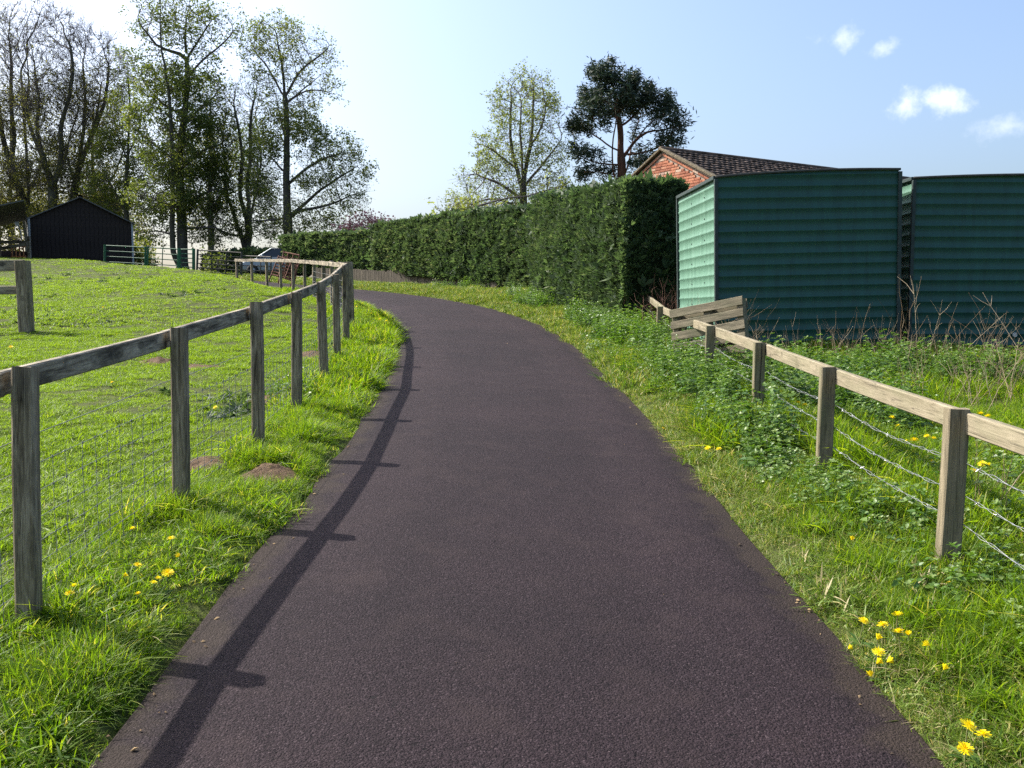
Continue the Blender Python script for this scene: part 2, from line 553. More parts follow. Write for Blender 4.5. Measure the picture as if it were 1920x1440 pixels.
def gmesh(x, y):
    """height of the ground sheet itself"""
    xs, ys, Z = GRID['xs'], GRID['ys'], GRID['Z']
    i = np.clip(np.searchsorted(xs, x) - 1, 0, len(xs) - 2); j = np.clip(np.searchsorted(ys, y) - 1, 0, len(ys) - 2)
    u = (x - xs[i]) / (xs[i + 1] - xs[i]); v = (y - ys[j]) / (ys[j + 1] - ys[j])
    return (Z[j, i] * (1 - u) + Z[j, i + 1] * u) * (1 - v) + (Z[j + 1, i] * (1 - u) + Z[j + 1, i + 1] * u) * v


def build_ground():
    xs = np.concatenate([[-900, -400, -200, -120, -80, -60], np.arange(-46, -14, 1.0), np.arange(-14, -5, .5), np.arange(-5, 6, .14), np.arange(6, 14, .5), np.arange(14, 50, 2.0), [60, 90, 140, 250, 450, 900]])
    ys = np.concatenate([[-300, -100, -40, -20], np.arange(-10, 1.5, .6), np.arange(1.5, 14, .14), np.arange(14, 30, .3), np.arange(30, 70, .7), np.arange(70, 140, 4.0), [150, 180, 250, 400, 700, 1200, 2000]])
    X, Y = np.meshgrid(xs, ys)
    Z = gz(X, Y)
    Z = np.where(np.hypot(X, Y) > 160, np.minimum(Z, -1.0), Z)
    GRID.update(xs=xs, ys=ys, Z=Z)
    nx, ny = len(xs), len(ys)
    i = np.arange(ny - 1)[:, None] * nx + np.arange(nx - 1)[None]
    F = np.stack([i, i + 1, i + nx + 1, i + nx], -1).reshape(-1, 4)
    o = ob('ground', mesh_np('ground', np.stack([X, Y, Z], -1).reshape(-1, 3), F, [M_ground], True))
    tag(o, 'green rising pasture and verges on both sides of the lane', kind='structure')


def build_road():
    n = len(REDGE); k = 15
    u = np.linspace(0, 1, k)
    wl = .035 * vnoise(REDGE[:, 0] * 3 + 9, REDGE[:, 1], 1.3, 5); wr = .035 * vnoise(REDGE[:, 0] * 3, REDGE[:, 1], 1.3, 6)
    A = LEDGE + _n * wl[:, None]; B = REDGE + _n * wr[:, None]
    XY = A[:, None] * (1 - u)[None, :, None] + B[:, None] * u[None, :, None]
    Z = gz0(XY[..., 0], XY[..., 1]) + .012 - .022 * (2 * u[None] - 1) ** 6 + .02 * (1 - (2 * u[None] - 1) ** 2)
    V = np.concatenate([XY, Z[..., None]], -1).reshape(-1, 3)
    i = np.arange(n - 1)[:, None] * k + np.arange(k - 1)[None]
    F = np.stack([i, i + 1, i + k + 1, i + k], -1).reshape(-1, 4)
    edge = np.tile(np.minimum(u, 1 - u) * ROADW, n)
    o = ob('road', mesh_np('road', V, F, [M_road], True, {'edge': edge}))
    tag(o, 'narrow dark purple-brown asphalt lane curving away to the left', kind='structure')


build_ground()
build_road()


# ------------------------------------------------------------------ timber fences
def wires(P, r, sides=4):
    return tube(P, r, sides)


LP, LTOP = [(-2.05, 2.1)], [1.31]
for (px, py, Y_) in ((30, 683, 3.94), (327, 612, 5.7), (478, 570, 7.45), (552, 545, 9.2), (605, 527, 11.0), (631, 512, 12.9), (647, 497, 15.1), (657, 490, 17.6)):
    v_ = at(px, py, Y_); LP.append((float(v_[0]), Y_)); LTOP.append(float(v_[2]))
for (x_, y_) in ((-3.45, 19.3), (-3.9, 21.0), (-4.4, 22.7), (-4.95, 24.4), (-5.55, 26.1), (-6.2, 27.8), (-6.95, 29.5), (-7.75, 31.2), (-8.65, 32.8), (-9.6, 34.4), (-10.6, 35.9)):
    px = proj(x_, y_, 3.0)[0]
    LP.append((x_, y_)); LTOP.append(float(at(px, np.interp(px, [450, 550, 600, 657], [484, 484, 487, 490]), y_)[2]))


def left_fence():
    root = empty('roadside_fence', (LP[1][0], LP[1][1], gz(*LP[1])), 'weathered grey post and rail fence with wire netting curving along the left of the lane', 'fence')
    root.rotation_euler = (0, 0, 0)
    inv = Matrix.Translation(-root.location)
    rr = random.Random(4)
    n = len(LP)
    dirs = []
    for i in range(n):
        a = Vector(LP[max(0, i - 1)]); b = Vector(LP[min(n - 1, i + 1)])
        dirs.append((b - a).normalized())
    for i, (x, y) in enumerate(LP):
        zb = gz(x, y) - .25
        w = [.10, .092, .092, .095, .095, .10, .095, .105, .12][i] if i < 9 else .085
        tw = dirs[i]
        lean = Matrix.Rotation(R(1.3 if i in (1, 2) else rr.uniform(-1.0, 1.0)), 4, 'Y') @ Matrix.Rotation(R(rr.uniform(-1, 1)), 4, 'X')
        m = inv @ frame((x, y, zb), (tw[1], -tw[0], 0)) @ lean @ Matrix.Rotation(R(rr.uniform(-8, 8)), 4, 'Z')
        H = LTOP[i] - zb - (.015 if i != 3 else -.01)
        ob('post', bar('post', w, w * rr.uniform(.85, 1.0), H, M_postL, 'z', 9, .004, .009, rr, .02), root, m)
    for i in range(n - 1):
        a, b = Vector(LP[i]), Vector(LP[i + 1])
        d = (b - a); nrm = Vector((-d[1], d[0])).normalized()
        off = nrm * .078
        p0 = Vector((a[0] + off[0], a[1] + off[1], LTOP[i] - .085)); p1 = Vector((b[0] + off[0], b[1] + off[1], LTOP[i + 1] - .085))
        L = (p1 - p0).length
        m = inv @ frame(p0, p1 - p0)
        ob('rail', bar('rail', .045, .104, L + .002, M_railL, 'x', 8, .003, .006, rr, .004), root, m)
        # stock netting of this bay
        if i < 13:
            A = Acc()
            g0, g1 = gz(*LP[i]), gz(*LP[i + 1])
            q0 = np.array([a[0] + nrm[0] * .058, a[1] + nrm[1] * .058, g0]); q1 = np.array([b[0] + nrm[0] * .058, b[1] + nrm[1] * .058, g1])
            hs = [.80, .66, .53, .41, .30, .21, .13, .05]
            for hh in hs:
                t_ = np.linspace(0, 1, 9)[:, None]
                P = q0 * (1 - t_) + q1 * t_ + np.array([0, 0, hh])
                P[:, 2] += (rr.uniform(-.012, .012)) * np.sin(np.linspace(0, math.pi, 9))
                A.add(*tube(P, .0018 if hh < .8 else .0022, 4))
            nv = 12
            for k in range(nv):
                u = (k + .5) / nv + rr.uniform(-.008, .008)
                base = q0 * (1 - u) + q1 * u
                P = np.array([base + np.array([0, 0, hh]) for hh in hs[1:]])
                dd = (q1 - q0) / np.linalg.norm(q1 - q0)
                P = P + dd[None] * np.array([rr.uniform(-.012, .012) for _ in hs[1:]])[:, None]
                A.add(*tube(P, .0015, 4))
                for q in P:                                   # hinge knots
                    A.add(*tube(np.array([q - [0, 0, .008], q, q + [0, 0, .008]]), np.array([.0016, .0052, .0016]), 4))
            V = np.vstack(A.V) - np.array(root.location)
            me = mesh_np('wire_netting', V, np.vstack(A.F), [M_wire])
            ob('wire_netting', me, root)
    return root


RP = [(2.12, 2.7), (2.15, 4.5), (2.18, 6.4), (2.27, 8.5), (2.26, 10.6), (2.29, 12.5), (2.35, 14.8), (2.43, 17.0)]
RTOP = [1.08, 1.17, 1.26, 1.36, 1.475, 1.58, 1.72, 1.95]


def right_fence():
    root = empty('paddock_fence', (RP[1][0], RP[1][1], gz(*RP[1])), 'low pale timber post and rail fence with barbed wire along the right verge', 'fence')
    inv = Matrix.Translation(-root.location)
    rr = random.Random(9)
    n = len(RP)
    for i, (x, y) in enumerate(RP):
        zb = gz(x, y) - .25
        m = inv @ frame((x, y, zb), (1, 0, 0)) @ Matrix.Rotation(R(rr.uniform(.2, 1.6)), 4, 'Y') @ Matrix.Rotation(R(rr.uniform(-9, -3)), 4, 'Z')
        pst = ob('post', bar('post', .098, .095, RTOP[i] - zb + .005, M_postR, 'z', 9, .003, .007, rr, .012), root, m)
        if i in (3,):                                          # long drying split in this post
            A = Acc()
            zs = np.linspace(.3, RTOP[i] - zb - .01, 9)
            P = np.stack([.008 + .004 * np.sin(zs * 9), np.full(9, -.0478), zs], 1)
            A.add(*tube(P, .0035, 4))
            mk, t, pp = material('split_shadow'); pp.inputs['Base Color'].default_value = (.02, .018, .012, 1); pp.inputs['Roughness'].default_value = 1
            ob('split', mesh_np('split', np.vstack(A.V), np.vstack(A.F), [mk]), pst)
    for i in range(n - 1):
        a, b = RP[i], RP[i + 1]
        p0 = Vector((a[0] + .072, a[1], RTOP[i] - .06)); p1 = Vector((b[0] + .072, b[1], RTOP[i + 1] - .06))
        m = inv @ frame(p0, p1 - p0)
        ob('rail', bar('rail', .042, .105, (p1 - p0).length + .002, M_railR, 'x', 8, .003, .006, rr, .004), root, m)
        for drop in (.25, .41, .55):
            nn = 40
            t_ = np.linspace(0, 1, nn)[:, None]
            P = np.array([a[0] + .053, a[1], RTOP[i] - drop]) * (1 - t_) + np.array([b[0] + .053, b[1], RTOP[i + 1] - drop * (.9 if i > 2 else 1)]) * t_
            sag = rr.uniform(.01, .05)
            P[:, 2] -= sag * np.sin(np.linspace(0, math.pi, nn))
            A = Acc()
            ph = rr.uniform(0, 6)
            wob = np.stack([.004 * np.sin(np.arange(nn) * 1.9 + ph), 0 * t_[:, 0], .0065 * np.cos(np.arange(nn) * 1.1 + ph) + .004 * np.sin(np.arange(nn) * .37 + ph)], 1)
            A.add(*tube(P + wob, .0017, 4))
            A.add(*tube(P - wob * .6, .0014, 4))
            for k in range(3, nn, 4):
                q = P[k]
                for s in (-1, 1):
                    dv = np.array([rr.uniform(-1, 1), s * .5, rr.uniform(-1, 1)]); dv /= np.linalg.norm(dv)
                    A.add(*tube(np.array([q - dv * .016, q, q + dv * .016]), np.array([.0008, .0022, .0008]), 3))
            V = np.vstack(A.V) - np.array(root.location)
            F4 = [f for f in A.F]
            V0 = V
            me = mesh_np('barbed_wire', V0, np.vstack(F4), [M_wireR])
            ob('barbed_wire', me, root)
    return root


left_fence()
right_fence()
# ------------------------------------------------------------------ hedges
M_hedge = leafmat('conifer_hedge', [(0.0, (.040, .070, .034)), (.4, (.082, .125, .058)), (.7, (.125, .172, .082)), (.93, (.19, .215, .12)), (1.0, (.30, .29, .19))], .42, (1.1, 1.2, .7), .55, .3)
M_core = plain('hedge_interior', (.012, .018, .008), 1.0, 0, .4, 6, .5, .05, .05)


def spray_mesh_arrays(P, Nrm, size, rg, droop=.0, n_leaf=5):
    """conifer sprays: n_leaf slim pointed leaflets fanned about each point, facing out along Nrm"""
    n = len(P)
    up = np.tile([0, 0, 1.], (n, 1)) + rg.normal(0, .35, (n, 3)) - np.array([0, 0, droop])
    out = Nrm + rg.normal(0, .45, (n, 3)); out /= np.linalg.norm(out, axis=1)[:, None]
    side = np.cross(out, up); side /= np.linalg.norm(side, axis=1)[:, None] + 1e-9
    u2 = np.cross(side, out)
    ax = u2 * .75 + out * .65                                    # spray grows up and outwards
    ax /= np.linalg.norm(ax, axis=1)[:, None]
    nor = np.cross(side, ax)
    V, T = [], []
    tint = np.clip(rg.normal(.45, .2, n) + .2 * vnoise(P[:, 0] * 1.0 + P[:, 1], P[:, 2], .9, 91), 0, 1)
    stray = rg.random(n) < .025
    P = P + out * np.where(stray, .05, 0)[:, None]
    for k in range(n_leaf):
        a = (k - (n_leaf - 1) / 2) * .5 + rg.normal(0, .16, n)
        d = ax * np.cos(a)[:, None] + side * np.sin(a)[:, None] + nor * rg.normal(0, .25, n)[:, None]
        L = size * rg.uniform(.6, 1.25, n) * np.where(stray, 1.9, 1.0)
        w = L * rg.uniform(.14, .24, n)
        sd = np.cross(d, nor); sd /= np.linalg.norm(sd, axis=1)[:, None] + 1e-9
        b = P
        V.append(np.stack([b, b + d * (L * .5)[:, None] + sd * w[:, None], b + d * L[:, None], b + d * (L * .5)[:, None] - sd * w[:, None]], 1))
        T.append(np.repeat(np.clip(tint + rg.normal(0, .1, n), 0, 1), 4))
    V = np.concatenate(V).reshape(-1, 3)
    F = np.arange(len(V)).reshape(-1, 4)
    return V, F, np.concatenate(T)


def hedge(name, label, path, thick, zt, zb, dens, size, seed, bulge=.13, group='clipped hedges along the lane', under=0.0):
    """path = visible (road side) foot line from near to far; thick to the right of it; zt/zb tops and bottoms at path points"""
    rg = np.random.default_rng(seed)
    path = np.array(path, float)
    seg = np.linalg.norm(np.diff(path, axis=0), axis=1); S = np.concatenate([[0], np.cumsum(seg)]); Ltot = S[-1]
    X = lambda s: np.stack([np.interp(s, S, path[:, 0]), np.interp(s, S, path[:, 1])], -1)
    top = lambda s: np.interp(s, S, zt) + .05 * vnoise(s, s * 0, 1.1, seed) + .035 * vnoise(s, s * 0, 4, seed + 1)
    bot = lambda s: np.interp(s, S, zb)
    def nrm(s):
        e = .15
        d = X(np.clip(s + e, 0, Ltot)) - X(np.clip(s - e, 0, Ltot))
        d /= np.linalg.norm(d, axis=-1)[..., None]
        return np.stack([-d[..., 1], d[..., 0]], -1)
    def face(s, h):
        q = X(s); nn = nrm(s)
        z = bot(s) + h * (top(s) - bot(s))
        b = bulge * (vnoise(s, z, 1.3, seed + 3) + .6 * vnoise(s, z, 3.4, seed + 4)) - .16 * h ** 8 - .15 * (1 - sst(s, 0, .4)) - .12 * (1 - sst(Ltot - s, 0, .4)) + .05 * np.sin(h * 3.1) - under * (1 - sst(h, 0, .25))
        return np.concatenate([q + nn * b[..., None], z[..., None]], -1)
    root = empty(name, (path[0][0], path[0][1], zb[0]), label, 'hedge', group)
    o3 = np.array([path[0][0], path[0][1], zb[0]])
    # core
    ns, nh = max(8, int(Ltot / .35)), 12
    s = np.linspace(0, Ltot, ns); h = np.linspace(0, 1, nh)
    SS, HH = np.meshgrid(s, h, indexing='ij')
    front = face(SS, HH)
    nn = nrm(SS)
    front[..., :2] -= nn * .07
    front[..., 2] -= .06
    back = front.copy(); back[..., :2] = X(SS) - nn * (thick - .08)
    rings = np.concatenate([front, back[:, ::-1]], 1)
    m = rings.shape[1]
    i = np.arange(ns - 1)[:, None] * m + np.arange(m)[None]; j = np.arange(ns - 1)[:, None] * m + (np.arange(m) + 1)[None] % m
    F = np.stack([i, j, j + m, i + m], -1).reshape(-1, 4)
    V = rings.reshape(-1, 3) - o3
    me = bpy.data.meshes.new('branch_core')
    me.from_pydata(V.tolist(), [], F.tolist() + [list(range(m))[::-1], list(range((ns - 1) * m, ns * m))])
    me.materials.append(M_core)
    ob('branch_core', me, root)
    # sprays: face, top, near end, far end, back
    PP, NN = [], []
    H = float(np.mean(np.array(zt) - np.array(zb)))
    n = int(Ltot * H * dens)
    s = rg.random(n) * Ltot; h = rg.random(n) ** .95
    q = face(s, h); f2 = nrm(s)
    q[:, :2] += f2 * rg.normal(-.015, .035, n)[:, None]
    PP.append(q); NN.append(np.concatenate([f2, np.zeros((n, 1))], 1))
    n = int(Ltot * thick * dens * .8)
    s = rg.random(n) * Ltot; w = rg.random(n) * thick
    q2 = X(s) - nrm(s) * w[:, None]
    PP.append(np.concatenate([q2, (top(s) + rg.normal(0, .03, n) - .03)[:, None]], 1)); NN.append(np.tile([0, 0, 1.], (n, 1)))
    for end in (0, 1):
        n = int(thick * H * dens * (1.3 if end == 0 else .6))
        s = np.full(n, Ltot * end); w = rg.random(n) * thick; h = rg.random(n)
        d = nrm(s); tt = np.stack([d[:, 1], -d[:, 0]], 1) * (1 if end else -1)
        z = bot(s) + h * (top(s) - bot(s))
        q2 = X(s) - d * w[:, None] + tt * (.08 * vnoise(w * 1.7 + 3, z * 1.7, 1, seed + 8) + .02 + rg.normal(0, .03, n))[:, None]
        PP.append(np.concatenate([q2, z[:, None]], 1)); NN.append(np.concatenate([tt, np.zeros((n, 1))], 1))
    n = int(Ltot * H * dens * .25)
    s = rg.random(n) * Ltot; h = rg.random(n); d = nrm(s)
    PP.append(np.concatenate([X(s) - d * thick, (bot(s) + h * (top(s) - bot(s)))[:, None]], 1)); NN.append(np.concatenate([-d, np.zeros((n, 1))], 1))
    P = np.vstack(PP) - o3; NR = np.vstack(NN)
    V, F, T = spray_mesh_arrays(P, NR, size, rg)
    f = ob('foliage', mesh_np('foliage', V, F, [M_hedge], False, {'tint': T}), root)
    f['kind'] = 'stuff'
    return root


def gzl(P):
    return [gz(*q) for q in P]


h1 = [(2.0, 16.9), (1.55, 19.5), (.75, 25.0), (.55, 26.4)]
hedge('conifer_hedge', 'tall dark conifer hedge block nearest the green shed, its shaded end facing the camera', h1, 1.18,
      [3.95, 4.18, 4.68, 4.82], [q + .02 for q in gzl(h1)], 560, .10, 21, .07)
h2 = [(1.7, 26.8), (.62, 29.8), (-1.1, 33.2), (-3.0, 36.6), (-4.9, 39.8), (-6.3, 41.8)]
hedge('conifer_hedge', 'long clipped conifer hedge behind the bend above a low board fence', h2, 1.3,
      [4.75, 4.95, 5.18, 5.34, 5.42, 5.46], [gz(*h2[0]) + .05, gz(*h2[1]) + .1, gz(*h2[2]) + .25, gz(*h2[3]) + .38, gz(*h2[4]) + .45, gz(*h2[5]) + .45], 320, .13, 22, .08)
h3 = [(-6.75, 43.6), (-8.6, 45.6), (-11.0, 47.6), (-12.1, 48.4)]
hedge('conifer_hedge', 'lower clipped hedge between the pink blossom tree and the bend fence', h3, 1.4,
      [5.3, 5.42, 5.5, 5.5], [gz(*q) + .25 for q in h3], 230, .15, 23, .10)
h4 = [(-14.1, 54.5), (-17.5, 57.5), (-20, 60)]
hedge('conifer_hedge', 'small far hedge beside the silver car below the tall tree', h4, 1.6,
      [5.15, 5.25, 5.2], [gz(*q) - .1 for q in h4], 120, .2, 24, .1)

# low board fence under the long hedge
def board_fence():
    path = dense([(-.55, 32.2), (-2.0, 35.2), (-4.0, 38.6), (-6.2, 41.2), (-8.2, 43.4), (-9.6, 44.8)], .06)
    d = np.concatenate([[0], np.cumsum(np.linalg.norm(np.diff(path, axis=0), axis=1))])
    root = empty('board_fence', (path[0][0], path[0][1], gz(*path[0])), 'low weathered close-board fence under the long hedge at the bend', 'fence')
    inv = Matrix.Translation(-root.location)
    rr = random.Random(3)
    protos = [bar('board', .118, .018, .66 + rr.uniform(-.02, .03), M_board, 'z', 3, .002, .003, rr, .01) for _ in range(5)]
    s = 0
    while s < d[-1]:
        x = np.interp(s, d, path[:, 0]); y = np.interp(s, d, path[:, 1])
        x2 = np.interp(s + .1, d, path[:, 0]); y2 = np.interp(s + .1, d, path[:, 1])
        m = inv @ frame((x, y, gz(x, y) - .1 + rr.uniform(-.012, .012)), (x2 - x, y2 - y, 0)) @ Matrix.Rotation(R(rr.uniform(-1, 1)), 4, 'Y')
        m.translation += Vector((0, rr.uniform(-.008, .008), 0))
        ob('board', rr.choice(protos), root, m)
        s += .128
    for hh in (.15, .5):
        P = np.array([[np.interp(q, d, path[:, 0]) + .03, np.interp(q, d, path[:, 1]) + .03, 0] for q in np.arange(0, d[-1], .5)])
        P[:, 2] = gz(P[:, 0], P[:, 1]) + hh
        V, F = tube(P - np.array(root.location), .025, 4)
        ob('rail', mesh_np('rail', V, F, [M_board]), root)


board_fence()

# ------------------------------------------------------------------ green profiled-metal sheds
def sheetmat(name, base, light):
    m, t, p = material(name)
    tcx = N(t, 'ShaderNodeTexCoord')
    v = mapping(t, tcx.outputs['Object'], (3.0, 3.0, .35))
    n1 = noise(t, 3.0, 6, .65, v); n2 = noise(t, 60, 4, .7, tcx.outputs['Object']); n3 = noise(t, 1.2, 4, .6, tcx.outputs['Object'])
    c = ramp(t, [(.3, tuple(x * .75 for x in base)), (.5, base), (.75, light)], n1.outputs['Fac']).outputs[0]
    c = mixcol(t, ramp(t, [(.45, (0, 0, 0)), (.75, (.45, .45, .45))], n3.outputs['Fac']).outputs[0], c, tuple(x * .8 for x in base))
    sp = ramp(t, [(.86, (0, 0, 0)), (.9, (.7, .7, .7))], n2.outputs['Fac'])
    c = mixcol(t, sp.outputs[0], c, (.16, .19, .17))
    t.links.new(c, p.inputs['Base Color'])
    p.inputs['Roughness'].default_value = .48
    p.inputs['Specular IOR Level'].default_value = .4
    bump(t, p, n2.outputs['Fac'], .08, .003)
    return m


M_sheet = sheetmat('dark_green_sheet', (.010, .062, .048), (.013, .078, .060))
M_sheetlit = sheetmat('sunlit_green_sheet', (.088, .188, .130), (.138, .245, .18))  # paler copy of the green: sunlight put into the left walls' colour
M_trim = plain('shed_trim', (.02, .035, .032), .6, 0, .3, 20)
M_capm = plain('roof_felt', (.06, .06, .055), .9, 0, .3, 12)


def rib_panel(L, z0, z1f, mat, first=.0, pitch=.154, rib=.040, depth=.010, nx=24, name='rib_sheet'):
    """sheet in local x (0..L) / z, outward = -y; raised horizontal ribs; z1f(x) gives the top edge"""
    zs = [z0]
    k = 0
    zmax = max(z1f(x) for x in np.linspace(0, L, 9))
    prof = [(z0, 0.0)]
    z = z0 + first
    while z < zmax + pitch:
        prof += [(z, 0), (z + .012, -depth), (z + rib - .014, -depth), (z + rib, 0.0)]
        z += pitch
    prof = np.array(prof)
    xs = np.linspace(0, L, nx + 1)
    V = np.zeros((nx + 1, len(prof), 3))
    for i, x in enumerate(xs):
        zz = np.minimum(prof[:, 0], z1f(x))
        V[i, :, 0] = x; V[i, :, 1] = prof[:, 1]; V[i, :, 2] = zz
        V[i, :, 1] += .003 * math.sin(x * 2.3 + 1) * np.sin(prof[:, 0] * 1.7)
    m = len(prof)
    i = np.arange(nx)[:, None] * m + np.arange(m - 1)[None]
    F = np.stack([i, i + m, i + m + 1, i + 1], -1).reshape(-1, 4)
    keep = []
    Vf = V.reshape(-1, 3)
    zz = Vf[F][:, :, 2]
    F = F[(zz.max(1) - zz.min(1)) > 1e-5]
    return mesh_np(name, Vf, F, [mat])


def shed(loc, rz, roll, W, D, H, arch, label, side_mat, first, disc=None, tabs=True):
    root = empty('metal_shed', loc, label, 'shed', 'green ribbed metal sheds', rz)
    root.rotation_euler = (0, roll, rz)
    topf = lambda x: H + arch * (1 - ((x - W * .74) / (W * .74)) ** 2)
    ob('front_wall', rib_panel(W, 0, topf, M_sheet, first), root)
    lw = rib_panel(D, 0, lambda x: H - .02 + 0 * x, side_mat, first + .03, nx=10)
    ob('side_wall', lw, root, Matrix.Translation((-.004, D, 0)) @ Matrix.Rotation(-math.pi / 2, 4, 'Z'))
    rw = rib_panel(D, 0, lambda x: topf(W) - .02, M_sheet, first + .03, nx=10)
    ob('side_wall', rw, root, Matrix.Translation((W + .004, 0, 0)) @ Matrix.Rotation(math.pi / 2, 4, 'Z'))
    bw = rib_panel(W, 0, lambda x: topf(W - x) - .02, M_sheet, first, nx=12)
    ob('back_wall', bw, root, Matrix.Translation((W, D + .004, 0)) @ Matrix.Rotation(math.pi, 4, 'Z'))
    # roof sheet
    xs = np.linspace(-.02, W + .02, 25)
    V = []
    for x in xs:
        for (y, dz) in ((-.03, 0), (D + .03, -.0), (D + .03, .03), (-.03, .03)):
            V.append((x, y, topf(min(max(x, 0), W)) + dz - .012))
    F = []
    for i in range(24):
        for j in range(4):
            a = i * 4 + j; b = i * 4 + (j + 1) % 4
            F.append((a, b, b + 4, a + 4))
    F += [(0, 3, 2, 1), (96, 97, 98, 99)]
    ob('roof', mesh_np('roof', V, F, [M_capm]), root)
    # corner posts and edge trims
    for (x, y) in ((-.012, -.014), (W + .012, -.014), (-.012, D + .012), (W + .012, D + .012)):
        ob('corner_trim', bar('corner_trim', .05, .05, topf(min(max(x, 0), W)) - .03, M_trim, 'z', 4, .001, .004), root, Matrix.Translation((x, y, 0)))
    e = bar('roof_edge', .05, .05, D, M_trim, 'x', 4, .001, .004)
    ob('roof_edge', e, root, Matrix.Translation((-.022, 0, H - .008)) @ Matrix.Rotation(math.pi / 2, 4, 'Z'))
    # vertical seam bolts on the side wall
    if tabs:
        bm = bmesh.new()
        bmesh.ops.create_cone(bm, cap_ends=True, segments=6, radius1=.012, radius2=.009, depth=.01)
        bme = bpy.data.meshes.new('bolt'); bm.to_mesh(bme); bm.free(); bme.materials.append(M_trim)
        for yy in (D * .28, D * .62):
            z = first + .105
            while z < H - .1:
                ob('bolt', bme, root, Matrix.Translation((-.008, yy, z)) @ Matrix.Rotation(math.pi / 2, 4, 'Y'))
                z += .308
    if disc:
        bm = bmesh.new()
        bmesh.ops.create_cone(bm, cap_ends=True, segments=20, radius1=.034, radius2=.03, depth=.015)
        bmesh.ops.create_cone(bm, cap_ends=True, segments=12, radius1=.01, radius2=.01, depth=.02)
        dm = bpy.data.meshes.new('disc'); bm.to_mesh(dm); bm.free(); dm.materials.append(plain('white_disc', (.5, .5, .46), .5))
        ob('round_disc', dm, root, Matrix.Translation(disc) @ Matrix.Rotation(math.pi / 2, 4, 'X'))
    return root


g = gz(2.93, 13.0)
s1 = at(1351, 332, 13.0); s1r = at(1688, 336, 13.05)
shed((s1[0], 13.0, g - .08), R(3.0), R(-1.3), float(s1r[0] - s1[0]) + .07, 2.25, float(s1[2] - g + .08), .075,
     'dark green ribbed metal shed with a sunlit pale green side wall beside the hedge', M_sheetlit, .06)
s2 = at(1715, 334, 13.3)
g2 = gz(6.0, 13.3)
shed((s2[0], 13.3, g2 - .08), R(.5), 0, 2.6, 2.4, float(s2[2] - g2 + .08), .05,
     'dark green ribbed metal shed with a small white disc at the right edge', M_sheetlit, .02, disc=(float(at(1902, 628, 13.3)[0] - s2[0]), -.03, float(at(1902, 628, 13.3)[2] - g2 + .08)), tabs=False)

# ------------------------------------------------------------------ brick outbuilding
def brickmat():
    m, t, p = material('orange_red_brick')
    oi = N(t, 'ShaderNodeObjectInfo'); tcx = N(t, 'ShaderNodeTexCoord')
    r = ramp(t, [(0, (.24, .085, .05)), (.3, (.34, .125, .07)), (.6, (.42, .17, .095)), (.86, (.36, .19, .12)), (.93, (.50, .36, .26)), (1, (.22, .14, .12))], oi.outputs['Random'])
    n = noise(t, 26, 5, .65, tcx.outputs['Object'])
    c = mixcol(t, ramp(t, [(.55, (0, 0, 0)), (.8, (.6, .6, .6))], n.outputs['Fac']).outputs[0], r.outputs[0], (.44, .33, .25))
    t.links.new(c, p.inputs['Base Color']); p.inputs['Roughness'].default_value = .9
    p.inputs['Specular IOR Level'].default_value = .2
    bump(t, p, n.outputs['Fac'], .5, .006)
    return m


M_brick = brickmat()
M_mortar = plain('mortar', (.30, .25, .20), .95, 0, .25, 20, .4, .006, .1)
M_tile = plain('lichen_clay_tile', (.105, .078, .062), .85, 0, .6, 5, .5, .012, .2)
M_verge = plain('mossy_verge_mortar', (.15, .125, .085), .95, 0, .5, 12, .6, .02, .1)


